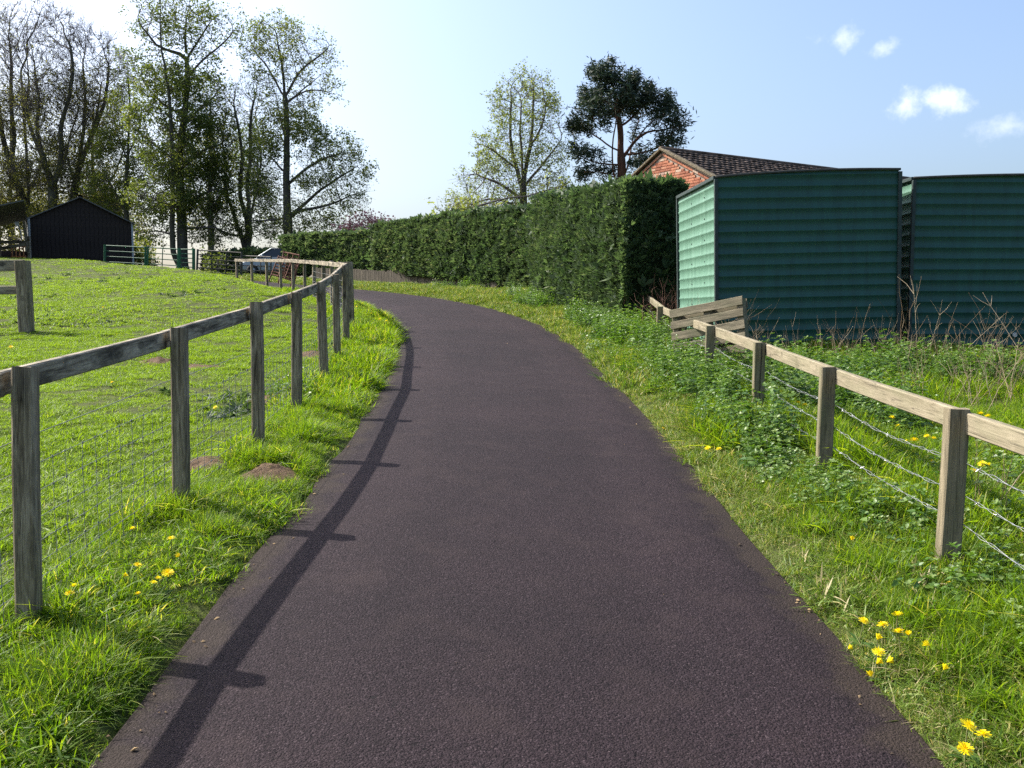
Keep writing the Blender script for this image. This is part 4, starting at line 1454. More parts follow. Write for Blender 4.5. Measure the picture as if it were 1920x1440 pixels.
        tint = np.clip(tint_mu + .16 * vnoise(c[:, 0], c[:, 2], .45, rg_seed + 2) + rg.normal(0, .17, len(idx)), 0, 1)
        f = ob('crown', mesh_np('crown', VV, np.arange(len(VV)).reshape(-1, 4), [mats[2]], False, {'tint': np.repeat(tint, 4)}), root)
        f['kind'] = 'stuff'
    return root, n, m_


def barkmat(name, a, b, c_):
    m, t, p = material(name)
    tcx = N(t, 'ShaderNodeTexCoord')
    v = mapping(t, tcx.outputs['Object'], (1, 1, .3))
    n_ = noise(t, 6, 6, .65, v)
    r = ramp(t, [(.3, a), (.55, b), (.8, c_)], n_.outputs['Fac'])
    t.links.new(r.outputs[0], p.inputs['Base Color']); p.inputs['Roughness'].default_value = .95; p.inputs['Specular IOR Level'].default_value = .1
    bump(t, p, n_.outputs['Fac'], .7, .04)
    return m


M_bark = barkmat('sycamore_bark', (.055, .052, .040), (.10, .095, .075), (.16, .15, .12))
M_twig = barkmat('brown_twigs', (.085, .072, .066), (.13, .112, .103), (.18, .16, .15))
M_pinebark = barkmat('pine_bark', (.06, .03, .02), (.12, .06, .04), (.2, .10, .06))
M_lf_dark = leafmat('sycamore_leaf', [(0, (.050, .080, .026)), (.45, (.092, .130, .038)), (.75, (.15, .18, .055)), (1, (.23, .24, .085))], .5, (1.45, 1.4, .6))
M_lf_olive = leafmat('young_olive_leaf', [(0, (.065, .08, .026)), (.5, (.125, .135, .042)), (.8, (.19, .19, .065)), (1, (.24, .22, .09))], .5, (1.4, 1.35, .6))
M_lf_yel = leafmat('yellow_green_leaf', [(0, (.06, .09, .018)), (.5, (.13, .165, .03)), (1, (.23, .24, .055))], .45, (1.3, 1.3, .5))
M_lf_pale = leafmat('fresh_lime_leaf', [(0, (.13, .17, .05)), (.5, (.22, .265, .085)), (1, (.33, .35, .14))], .45, (1.25, 1.25, .6))
M_needle = leafmat('pine_needles', [(0, (.014, .026, .022)), (.5, (.030, .050, .036)), (.85, (.055, .08, .048)), (1, (.09, .10, .06))], .15, (1.1, 1.2, .7))
M_pink = leafmat('pink_blossom', [(0, (.16, .05, .05)), (.35, (.36, .13, .16)), (.7, (.52, .24, .28)), (1, (.30, .20, .12))], .4, (1.1, 1, 1))

TG = 'tall trees behind the field gates'
# tall right-hand tree of the row
grow_tree('sycamore_tree', 'tallest slim tree right of the row with a long low right limb', 58,
          [[(541, 500), (541, 440), (538, 385), (537, 330), (538, 280), (537, 230), (535, 190), (532, 150), (527, 105), (519, 75)],
           [(540, 412), (560, 392), (585, 368), (620, 342), (662, 318)], [(539, 350), (575, 315), (615, 292), (655, 285)],
           [(537, 182), (558, 135), (590, 112), (622, 84)], [(538, 195), (562, 170), (590, 153)], [(560, 172), (605, 166), (632, 182)],
           [(532, 185), (515, 148), (495, 116), (473, 92)], [(535, 262), (523, 215), (515, 165)], [(539, 408), (510, 412), (472, 416)], [(538, 330), (512, 300), (500, 275)], [(556, 396), (600, 390), (650, 372)]],
          [(515, 70, 52, 34, 1, .75), (485, 105, 30, 26, 1, .7), (550, 105, 45, 34, 1, .7), (600, 100, 30, 30, 1, .65), (566, 146, 40, 26, 1, .7), (610, 165, 26, 20, 1, .8), (500, 160, 32, 34, .8, .7),
           (570, 195, 36, 24, 1, .9), (540, 235, 52, 40, 1.1, 1), (586, 258, 30, 20, 1, 1), (615, 290, 56, 34, 1.2, 1), (660, 320, 34, 36, 1.1, .95), (600, 335, 60, 30, 1, .9), (500, 300, 38, 46, 1, 1.0), (560, 395, 70, 38, .8, .6), (640, 375, 48, 22, 1.2, 1), (675, 365, 18, 22, 1, .9), (485, 375, 34, 34, .8, .7), (610, 418, 45, 16, 1, .8), (540, 440, 70, 22, .6, .4)],
          (M_bark, M_twig, M_lf_dark), 31, .30, n_att=6500, leaf_n=11, leaf_s=.125, group=TG)
# V-trunk tree
grow_tree('sycamore_tree', 'dark tree with a forked leaning trunk behind the silver car', 62,
          [[(463, 505), (461, 475), (452, 440), (440, 408), (428, 375), (420, 345), (424, 305), (415, 260)], [(462, 470), (468, 430), (471, 400), (480, 355), (490, 305), (486, 250)],
           [(469, 425), (452, 385), (448, 340), (456, 300), (450, 255), (440, 205)], [(470, 400), (462, 350), (470, 300), (468, 240), (475, 190)], [(455, 445), (430, 440), (400, 425)]],
          [(440, 190, 42, 46, 1.1, .05), (480, 175, 38, 46, 1.1, .1), (452, 262, 44, 46, 1, .75), (430, 325, 38, 38, 1, .9), (484, 345, 38, 40, 1, .9), (398, 405, 36, 26, 1, 1), (510, 425, 36, 22, .8, .7), (420, 270, 30, 40, .8, .6), (470, 420, 50, 30, .6, .5), (400, 445, 30, 14, .8, .8)],
          (M_bark, M_twig, M_lf_dark), 32, .32, n_att=4400, leaf_n=11, leaf_s=.125, group=TG)
# big double-trunk tree
grow_tree('sycamore_tree', 'massive leafy double-trunked tree between the barn and forked tree', 60,
          [[(343, 520), (342, 470), (341, 420), (338, 360), (335, 300), (343, 240), (350, 180), (352, 130), (346, 75), (350, 30)],
           [(338, 505), (322, 470), (323, 420), (325, 340), (322, 260), (318, 190), (312, 140), (303, 95), (300, 45)],
           [(351, 145), (380, 112), (408, 90), (440, 58)], [(350, 110), (372, 75), (395, 40)], [(308, 105), (283, 72), (257, 40)], [(320, 210), (290, 180), (265, 150)], [(345, 240), (375, 200), (405, 180)],
           [(324, 300), (290, 270), (262, 250)], [(337, 320), (380, 280), (420, 270)], [(324, 390), (285, 370), (255, 350)], [(340, 390), (385, 360), (425, 350)], [(341, 430), (380, 425), (425, 430)], [(323, 440), (290, 430), (262, 440)]],
          [(295, 45, 52, 50, .9, .75), (355, 35, 48, 44, .9, .75), (408, 48, 40, 32, 1, 1), (435, 62, 22, 16, 1, 1.2), (385, 92, 40, 28, 1, .8), (275, 115, 36, 34, .8, .8),
           (330, 165, 70, 40, 1.2, 1.2), (395, 178, 34, 36, 1.2, 1.2), (295, 235, 55, 46, 1.2, 1.2), (385, 235, 52, 46, 1.3, 1.35), (340, 300, 70, 46, 1.3, 1.4), (405, 300, 40, 38, 1.3, 1.4), (315, 370, 70, 42, 1.2, 1.3), (395, 372, 52, 42, 1.3, 1.4), (295, 432, 50, 26, 1, 1), (390, 432, 56, 30, 1.2, 1.2), (430, 450, 26, 12, 1, 1)],
          (M_bark, M_twig, M_lf_dark), 33, .38, n_att=7000, leaf_n=10.5, leaf_s=.14, group=TG, tint_mu=.42)
# slim yellowish tree
grow_tree('young_tree', 'slender yellow-green tree behind the right corner of the barn', 64,
          [[(237, 520), (238, 440), (236, 360), (240, 280), (244, 200), (240, 140)], [(237, 400), (215, 360), (200, 330)], [(238, 390), (262, 350), (275, 320)], [(239, 300), (222, 260), (212, 220)], [(240, 290), (260, 250), (268, 210)]],
          [(240, 200, 36, 50, 1, .9), (214, 290, 40, 46, 1, 1), (262, 300, 34, 46, 1, 1), (206, 355, 46, 34, 1.1, 1.2), (268, 375, 38, 36, 1, 1.1), (238, 130, 26, 30, .9, .6), (200, 400, 40, 22, 1, 1.2), (170, 420, 40, 18, 1, 1.1)],
          (M_bark, M_twig, M_lf_yel), 34, .18, n_att=3200, leaf_n=12, leaf_s=.12, group=TG)
# bare twiggy trees on the left
grow_tree('bare_tree', 'purple-brown twiggy tree forking low behind the barn ridge', 66,
          [[(97, 520), (99, 440), (99, 390), (98, 345), (86, 312), (76, 280), (68, 235), (74, 190), (66, 140)], [(100, 350), (110, 318), (116, 280), (112, 240), (128, 190), (138, 130), (130, 80)], [(101, 345), (124, 296), (132, 250), (150, 200)], [(78, 290), (60, 250), (48, 205), (55, 150)], [(115, 290), (140, 250), (165, 215)]],
          [(55, 115, 46, 66, 1.2, .05), (115, 75, 36, 66, 1.2, .03), (100, 180, 56, 52, 1, .3), (48, 215, 46, 46, 1, .5), (140, 205, 38, 50, 1, .25), (95, 275, 50, 40, .7, .6), (60, 330, 50, 36, .7, .9), (130, 340, 40, 30, .7, .9)],
          (M_bark, M_twig, M_lf_olive), 35, .33, n_att=3400, leaf_n=9, leaf_s=.11, twigs=4.6, twig_len=1.0, up=.3, twig_r=.008, group=TG)
grow_tree('bare_tree', 'leaning grey tree at the far left edge beyond the lean-to', 68,
          [[(60, 520), (56, 450), (50, 395), (36, 352), (20, 312), (6, 262), (-4, 200), (-2, 140)], [(55, 410), (53, 335), (48, 272), (44, 200), (38, 130)], [(40, 365), (15, 380), (-15, 350)], [(22, 315), (28, 260), (20, 200), (22, 120)]],
          [(8, 80, 44, 76, 1.2, .05), (28, 185, 46, 46, 1, .45), (-10, 255, 46, 56, 1, .6), (70, 35, 34, 36, 1, .03), (-60, 150, 50, 80, 1, .3), (20, 350, 60, 40, .8, 1.0), (-50, 350, 50, 50, .8, 1.0), (30, 410, 50, 22, .8, 1.0)],
          (M_bark, M_twig, M_lf_olive), 36, .34, n_att=3200, leaf_n=9, leaf_s=.11, twigs=4.4, twig_len=1.0, up=.28, twig_r=.008, group=TG)
grow_tree('bare_tree', 'dense twiggy tree above the barn roof beside the yellow-green tree', 67,
          [[(130, 520), (130, 440), (134, 390), (142, 345), (152, 300), (170, 262), (184, 205), (190, 150)], [(144, 340), (156, 255), (160, 185), (155, 115)], [(150, 310), (180, 300), (205, 265), (215, 220)], [(175, 250), (198, 190), (205, 120)]],
          [(162, 95, 38, 46, 1.2, .05), (196, 112, 40, 46, 1.2, .05), (150, 180, 46, 54, 1.1, .25), (205, 180, 38, 46, 1.1, .3), (180, 250, 48, 46, 1.1, .45), (160, 330, 46, 36, .8, .8), (225, 150, 24, 34, 1, .1), (190, 385, 44, 24, .8, 1)],
          (M_bark, M_twig, M_lf_olive), 37, .28, n_att=3400, leaf_n=9, leaf_s=.11, twigs=4.8, twig_len=1.0, up=.3, twig_r=.008, group=TG)
# paler trees further back that close the gaps
grow_tree('background_tree', 'hazy olive tree filling the gap left of the slender tree', 84,
          [[(175, 530), (175, 440), (178, 360), (172, 280), (176, 200)], [(176, 400), (140, 340), (120, 280)], [(177, 380), (215, 330), (235, 270)]],
          [(175, 210, 60, 50, 1, .5), (120, 270, 50, 50, 1, .8), (225, 270, 50, 50, 1, .8), (170, 330, 90, 50, 1, 1), (110, 390, 60, 40, 1, 1), (220, 400, 60, 40, 1, 1)],
          (M_bark, M_twig, M_lf_olive), 46, .3, n_att=2200, step=.55, dk=.75, leaf_n=7, leaf_s=.2, twigs=2.6, twig_len=1.1, group=TG)
grow_tree('background_tree', 'hazy brown-green tree far behind between the double trunk and forked tree', 88,
          [[(395, 520), (396, 440), (392, 360), (398, 280), (394, 200)], [(395, 420), (365, 360), (350, 300)], [(395, 400), (430, 340), (445, 280)]],
          [(395, 200, 55, 50, 1, .3), (440, 240, 40, 50, 1, .5), (350, 260, 45, 50, 1, .7), (400, 310, 80, 50, 1, .9), (360, 390, 60, 40, 1, .9), (450, 370, 50, 40, 1, .7)],
          (M_bark, M_twig, M_lf_olive), 47, .3, n_att=2200, step=.55, dk=.75, leaf_n=6, leaf_s=.2, twigs=2.6, twig_len=1.1, group=TG)
grow_tree('background_tree', 'hazy olive tree low behind the lean-to at the left edge', 86,
          [[(20, 530), (22, 440), (18, 360), (22, 280), (20, 200)], [(21, 420), (60, 360), (75, 300)], [(21, 400), (-20, 340), (-40, 280)]],
          [(20, 210, 55, 50, 1, .4), (75, 280, 45, 50, 1, .8), (-30, 270, 45, 50, 1, .8), (20, 330, 80, 50, 1, 1), (70, 390, 50, 40, 1, 1), (-30, 390, 60, 40, 1, 1)],
          (M_bark, M_twig, M_lf_olive), 48, .3, n_att=2200, step=.55, dk=.75, leaf_n=7, leaf_s=.2, twigs=2.6, twig_len=1.1, group=TG)
# fresh lime tree in the middle
grow_tree('lime_tree', 'fresh pale green spring tree standing behind the long hedge', 50,
          [[(984, 470), (983, 410), (979, 350), (986, 312), (996, 272), (999, 225), (1001, 175)], [(980, 352), (966, 312), (958, 272), (956, 212), (960, 180)], [(983, 350), (1010, 316), (1032, 290), (1056, 256)], [(980, 340), (978, 290), (975, 240), (978, 190)], [(985, 400), (950, 375), (915, 370), (885, 385)], [(984, 395), (1010, 380), (1040, 365)], [(966, 315), (935, 290), (915, 275)], [(996, 275), (1015, 240), (1025, 200)], [(980, 375), (940, 345), (900, 330)]],
          [(985, 172, 46, 32, 1, 1), (945, 205, 32, 36, 1, 1), (1022, 215, 32, 40, 1, .9), (985, 235, 50, 34, .9, .8), (925, 285, 42, 32, 1, 1), (968, 285, 44, 36, .8, .7), (1030, 295, 38, 40, .9, .7), (900, 335, 46, 22, 1.1, 1.1), (955, 340, 50, 32, .8, .7), (1025, 360, 46, 32, .8, .7), (880, 372, 34, 20, 1, 1), (960, 385, 80, 20, .8, .9)],
          (M_bark, M_twig, M_lf_pale), 38, .24, n_att=6000, step=.32, dk=.38, leaf_n=9, leaf_s=.105, twigs=2.4, twig_len=.55)
grow_tree('willow_shrub', 'soft lime-green willow tips showing over the long hedge', 47,
          [[(862, 450), (858, 420), (852, 400), (845, 385)], [(860, 430), (880, 405), (895, 385)], [(858, 420), (835, 405), (822, 395)]],
          [(842, 396, 26, 16, 1, 1), (880, 388, 34, 18, 1, 1), (915, 392, 24, 14, 1, 1), (1050, 352, 30, 8, .8, .8)],
          (M_twig, M_twig, M_lf_pale), 39, .12, n_att=500, step=.3, dk=.45, leaf_n=5, leaf_s=.13, twig_len=.6, elong=1.5, hang=.1, cat='shrub')
# scots pine
grow_tree('pine_tree', 'dark spreading pine with reddish double trunk behind the brick gable', 50,
          [[(1166, 430), (1166, 345), (1165, 292), (1163, 245), (1158, 205), (1152, 165), (1142, 140)], [(1166, 345), (1150, 335), (1147, 300), (1149, 260), (1156, 222)], [(1167, 300), (1184, 272), (1205, 246), (1226, 222), (1250, 212)], [(1168, 335), (1181, 305), (1184, 270), (1192, 240), (1205, 205)],
           [(1150, 285), (1130, 262), (1110, 250), (1085, 240)], [(1164, 240), (1190, 215), (1215, 190)], [(1160, 225), (1135, 205), (1112, 195)], [(1205, 246), (1235, 245), (1265, 240)], [(1184, 290), (1215, 285), (1245, 272)], [(1148, 310), (1120, 305), (1090, 295)], [(1148, 325), (1125, 322), (1100, 322)]],
          [(1140, 142, 32, 20, 1.2, 1), (1165, 165, 40, 22, 1.2, 1), (1112, 190, 34, 16, 1.2, 1), (1150, 195, 50, 16, 1.2, 1), (1212, 178, 30, 16, 1.2, 1), (1232, 200, 40, 18, 1.2, 1), (1190, 207, 46, 14, 1.2, 1), (1255, 224, 34, 13, 1.2, 1), (1106, 222, 36, 14, 1.2, 1), (1086, 242, 24, 10, 1.2, 1), (1082, 284, 20, 13, 1.2, 1), (1112, 300, 26, 9, 1, 1), (1268, 244, 22, 9, 1.2, 1), (1248, 268, 34, 9, 1.2, 1), (1208, 288, 24, 8, 1, 1), (1140, 318, 24, 9, 1, 1), (1100, 325, 20, 10, 1, 1), (1205, 308, 24, 10, 1, 1)],
          (M_pinebark, M_pinebark, M_needle), 40, .27, n_att=1700, step=.33, dk=.45, leaf_n=15, leaf_s=.16, twigs=2.8, twig_len=.36, depth=.5, up=.2, elong=2.0, wid=.2, floor=.7, tipn=6, tint_mu=.42)
# pink blossom
grow_tree('cherry_tree', 'small pink blossom tree peeping over the far hedge', 56,
          [[(684, 500), (684, 465), (680, 440), (675, 422)], [(684, 465), (700, 440), (718, 428)], [(682, 455), (662, 440), (652, 432)]],
          [(678, 422, 28, 15, 1, 1), (704, 428, 24, 11, 1, 1), (732, 428, 20, 9, 1, .9), (652, 434, 18, 9, 1, 1), (684, 406, 14, 9, 1, .8)],
          (M_bark, M_twig, M_pink), 41, .1, n_att=520, step=.3, dk=.42, leaf_n=12, leaf_s=.15, floor=.5, twig_len=.5)
# shrubs behind the gates
grow_tree('small_shrub', 'grey-green round bush seen through the brown gate', 52,
          [[(408, 520), (408, 505), (408, 490)]], [(408, 492, 16, 16, 1, 1)], (M_twig, M_twig, M_lf_dark), 42, .08, n_att=160, step=.25, dk=.3, leaf_n=9, leaf_s=.14, twig_len=.4, cat='shrub')
grow_tree('small_shrub', 'olive low bush at the right foot of the barn', 55,
          [[(262, 520), (262, 500), (262, 480)]], [(262, 482, 22, 26, 1, 1), (280, 495, 16, 12, 1, 1)], (M_twig, M_twig, M_lf_yel), 43, .08, n_att=200, step=.3, dk=.35, leaf_n=7, leaf_s=.15, twig_len=.5, cat='shrub')
grow_tree('small_shrub', 'broad olive bush in the shade between barn and double trunk', 70,
          [[(150, 540), (150, 470), (150, 420)]], [(60, 420, 80, 40, 1, 1), (150, 400, 90, 40, 1, 1), (230, 440, 50, 36, 1, 1), (0, 430, 60, 60, 1, 1)], (M_twig, M_twig, M_lf_olive), 44, .15, n_att=2200, leaf_n=7, leaf_s=.19, cat='shrub')
# ------------------------------------------------------------------ molehills
def molehill(px, py, rx, ry, h, label, seed):
    p = hit(px, py)
    n, k = 26, 9
    V = [(0, 0, h)]
    for j in range(1, k + 1):
        for i in range(n):
            a_ = i * 2 * math.pi / n
            f = j / k
            w = 1 + .22 * math.sin(a_ * 3 + seed) + .12 * math.sin(a_ * 7 + seed * 2)
            x, y = rx * f * w * math.cos(a_), ry * f * w * math.sin(a_)
            hn = float(vnoise(x * 18 + seed * 7, y * 18, 1, seed)) * .35 + float(vnoise(x * 45 + seed * 7, y * 45, 1, seed + 1)) * .25
            z = .8 * h * (math.exp(-f * f * 1.7) - .18) * (1 + hn) + gz(p[0] + x, p[1] + y) - gz(p[0], p[1])
            if j == k: z -= .05
            V.append((x, y, z))
    V[0] = (0, 0, V[1][2] + .005)
    F = [(0, 1 + i, 1 + (i + 1) % n) for i in range(n)]
    for j in range(1, k):
        for i in range(n):
            a_ = 1 + (j - 1) * n + i; b_ = 1 + (j - 1) * n + (i + 1) % n
            F += [(a_, a_ + n, b_ + n), (a_, b_ + n, b_)]
    o = ob('molehill', mesh_np('molehill', V, F, [M_soil], True))
    o.location = (p[0], p[1], gz(p[0], p[1]))
    tag(o, label, 'molehill', 'molehills of bare soil')
    return p


MOLES = [(505, 890, .24, .36, .08, 'broad brown molehill on the left verge close to the asphalt edge'),
         (380, 872, .28, .35, .06, 'flat brown molehill at the foot of the second big post'),
         (512, 750, .24, .42, .07, 'grey-brown molehill just behind the third post'),
         (298, 680, .24, .32, .10, 'small peaked molehill in the field left of the second post'),
         (372, 688, .30, .30, .03, 'thin smear of bare soil in the field right of the peaked molehill'),
         (587, 664, .24, .4, .04, 'small bare soil patch between the fourth and fifth posts')]
mole_xy = []
for i, m_ in enumerate(MOLES):
    p_ = molehill(*m_, seed=i + 2)
    mole_xy.append((p_[0], p_[1], m_[2], m_[3]))

# ------------------------------------------------------------------ grass and weeds
G_LUSH = [(0, (.050, .115, .010)), (.35, (.11, .20, .014)), (.65, (.18, .275, .018)), (.88, (.27, .32, .035)), (1, (.42, .37, .17))]
M_gverge = leafmat('lush_verge_grass', G_LUSH, .55, (1.35, 1.35, .4), .5, .25, .3)
M_gfield = leafmat('cropped_field_grass', [(0, (.09, .16, .014)), (.4, (.16, .255, .022)), (.75, (.22, .31, .03)), (1, (.30, .34, .07))], .5, (1.3, 1.3, .42), .5, .22, .3)
M_gdry = leafmat('mixed_dry_grass', [(0, (.065, .13, .014)), (.4, (.14, .215, .025)), (.65, (.22, .26, .05)), (.82, (.36, .31, .13)), (1, (.48, .40, .23))], .4, (1.2, 1.2, .6), .5, .3, .35)
M_nettle = leafmat('nettle_leaf', [(0, (.04, .095, .02)), (.45, (.08, .155, .03)), (.8, (.13, .21, .04)), (1, (.19, .26, .08))], .35, (1.2, 1.35, .45), .42, .45, .3)
M_weed = leafmat('dull_weed_leaf', [(0, (.03, .06, .025)), (.5, (.06, .10, .04)), (1, (.13, .17, .09))], .3, (1.1, 1.2, .6), .55, .25, .3)
M_dead = leafmat('dead_stems', [(0, (.12, .08, .045)), (.5, (.23, .17, .105)), (1, (.38, .31, .21))], .1, (1, 1, 1), .7, .2, .4)
M_bram = leafmat('bramble_stem', [(0, (.09, .04, .03)), (1, (.2, .11, .08))], .05, (1, 1, 1), .7, .2, .3)


def blades(rg, n, R0, L, w, lean=.5, curl=.5, bias=(0, 0), seg=3, tint=(.45, .18), dry=0.0):
    """curved tapering blades rooted in a disc of radius R0; triangles"""
    r = R0 * np.sqrt(rg.random(n)); a = rg.random(n) * 2 * math.pi
    root = np.stack([r * np.cos(a), r * np.sin(a), np.zeros(n)], 1)
    th = rg.random(n) * 2 * math.pi
    h = np.stack([np.cos(th), np.sin(th)], 1) * np.abs(rg.normal(0, lean, n))[:, None] + np.array(bias)
    Ln = L * rg.uniform(.45, 1.15, n)
    cl = np.abs(rg.normal(0, curl, n))
    V, T = [], []
    tv = np.clip(rg.normal(tint[0], tint[1], n), 0, .88)
    if dry > 0:
        tv = np.where(rg.random(n) < dry, rg.uniform(.88, 1, n), tv)
    hd = h / (np.linalg.norm(h, axis=1)[:, None] + 1e-6)
    wd = np.stack([-hd[:, 1], hd[:, 0], rg.normal(0, .3, n)], 1)
    ws = w * rg.uniform(.6, 1.3, n)
    for s in range(seg + 1):
        t_ = s / seg
        horiz = h * t_ + hd * (cl * t_ ** 2)[:, None]
        z = t_ - .45 * cl * t_ ** 2 - .15 * np.linalg.norm(h, axis=1) * t_
        c = root + np.concatenate([horiz, z[:, None]], 1) * Ln[:, None]
        ww = ws * (1 - t_ ** 2.2) * (.8 + .4 * math.sin(t_ * 3))
        if s < seg:
            V += [c - wd * ww[:, None], c + wd * ww[:, None]]
        else:
            V += [c]
    k = 2 * seg + 1
    VV = np.stack(V, 1).reshape(-1, 3)
    f = []
    for s in range(seg - 1):
        f += [(2 * s, 2 * s + 1, 2 * s + 3), (2 * s, 2 * s + 3, 2 * s + 2)]
    f.append((2 * seg - 2, 2 * seg - 1, 2 * seg))
    F = (np.arange(n)[:, None, None] * k + np.array(f)[None]).reshape(-1, 3)
    return VV, F, np.repeat(tv, k)


def leaf_tri(c, d, nrm, L, w):
    """ovate leaf of 4 triangles as arrays: c base, d along, nrm normal"""
    s = np.cross(d, nrm); s /= np.linalg.norm(s, axis=1)[:, None] + 1e-9
    L = L[:, None]; w = w[:, None]
    pts = [c, c + d * L * .3 + s * w + nrm * L * .03, c + d * L * .3 - s * w + nrm * L * .03, c + d * L * .65 + s * w * .7 - nrm * L * .02, c + d * L * .65 - s * w * .7 - nrm * L * .02, c + d * L - nrm * L * .15, c + d * L * .5 - nrm * L * .06]
    V = np.stack(pts, 1).reshape(-1, 3)
    f = np.array([(0, 1, 6), (0, 6, 2), (1, 3, 6), (2, 6, 4), (3, 5, 6), (4, 6, 5)])
    F = (np.arange(len(c))[:, None, None] * 7 + f[None]).reshape(-1, 3)
    return V, F


def nettle_clump(rg, n_stem=9, H=.38, R0=.14, leaf=.055):
    Vs, Fs, Ts = [], [], []
    off = 0
    for k in range(n_stem):
        a_ = rg.random() * 6.28; r = R0 * math.sqrt(rg.random())
        b = np.array([r * math.cos(a_), r * math.sin(a_), 0])
        h = H * rg.uniform(.5, 1.1); ln = rg.normal(0, .16, 2)
        top = b + np.array([ln[0] * h, ln[1] * h, h])
        sd = np.array([.004, 0, 0])
        Vs.append(np.array([b - sd, b + sd, top])); Fs.append(np.array([[0, 1, 2]]) + off); Ts.append(np.full(3, .4)); off += 3
        npair = max(3, int(h / .05))
        rows = []
        tm = np.clip(rg.normal(.5, .2), 0, 1)
        for j in range(npair):
            t_ = .25 + .75 * j / (npair - 1)
            c = b * (1 - t_) + top * t_
            ph = j * 1.57 + rg.normal(0, .2)
            sz = leaf * (1.25 - .75 * t_) * rg.uniform(.8, 1.3)
            for s in (0, math.pi):
                d = np.array([math.cos(ph + s), math.sin(ph + s), rg.uniform(-.35, .35)]); d /= np.linalg.norm(d)
                rows.append((c, d, sz, np.clip(tm + .25 * t_ - .1 + rg.normal(0, .1), 0, 1)))
        # crown leaves
        for s in range(4):
            ph = s * 1.57 + rg.random()
            d = np.array([math.cos(ph), math.sin(ph), rg.uniform(.3, .8)]); d /= np.linalg.norm(d)
            rows.append((top, d, leaf * .5, np.clip(tm + .3, 0, 1)))
        c = np.array([q_[0] for q_ in rows]); d = np.array([q_[1] for q_ in rows]); L = np.array([q_[2] for q_ in rows]); tt = np.array([q_[3] for q_ in rows])
        nr = np.tile([0, 0, 1.], (len(c), 1)) + rg.normal(0, .3, (len(c), 3)); nr -= d * np.sum(nr * d, 1)[:, None]; nr /= np.linalg.norm(nr, axis=1)[:, None]
        V, F = leaf_tri(c, d, nr, L, L * .34)
        Vs.append(V); Fs.append(F + off); Ts.append(np.repeat(tt, 7)); off += len(V)
    return np.vstack(Vs), np.vstack(Fs), np.concatenate(Ts)


def rosette(rg, n=12, L=.14, w=.03, rise=.35):
    a_ = rg.random(n) * 6.28
    c = np.stack([.01 * np.cos(a_), .01 * np.sin(a_), np.full(n, .01)], 1)
    d = np.stack([np.cos(a_), np.sin(a_), np.abs(rg.normal(rise, .25, n))], 1); d /= np.linalg.norm(d, axis=1)[:, None]
    nr = np.tile([0, 0, 1.], (n, 1)) + rg.normal(0, .25, (n, 3)); nr -= d * np.sum(nr * d, 1)[:, None]; nr /= np.linalg.norm(nr, axis=1)[:, None]
    V, F = leaf_tri(c, d, nr, L * rg.uniform(.6, 1.2, n), w * rg.uniform(.7, 1.2, n))
    return V, F, np.repeat(np.clip(rg.normal(.5, .25, n), 0, 1), 7)


def dead_stem_clump(rg, n=5, H=.7, kink=.12):
    A = Acc()
    for k in range(n):
        a_ = rg.random() * 6.28
        b = np.array([.1 * rg.normal(), .1 * rg.normal(), 0])
        h = H * rg.uniform(.4, 1.15); ln = rg.normal(0, .35, 2)
        t_ = np.linspace(0, 1, 6)[:, None]
        P = b + np.concatenate([ln[None] * h * t_ ** 1.3, h * t_], 1)
        P[1:] += rg.normal(0, kink * .1 * h, P[1:].shape)
        tt = rg.random()
        A.add(*tube(P, np.linspace(.0034, .0012, 6), 3), tt)
        for s in range(rg.integers(0, 4)):
            j = rg.integers(2, 5)
            d = rg.normal(0, 1, 3); d[2] = abs(d[2]) + .5; d /= np.linalg.norm(d)
            L_ = h * rg.uniform(.12, .4)
            A.add(*tube(np.array([P[j], P[j] + d * L_ * .5 + rg.normal(0, .01, 3), P[j] + d * L_]), np.array([.0025, .0018, .0009]), 3), tt)
    return np.vstack(A.V), np.vstack(A.F), np.concatenate(A.A)


def source(name, arr, mat):
    V, F, T = arr
    me = mesh_np(name, V, F, [mat], False, {'tint': T})
    return bpy.data.objects.new(name, me)          # kept out of the scene, only used as an instance


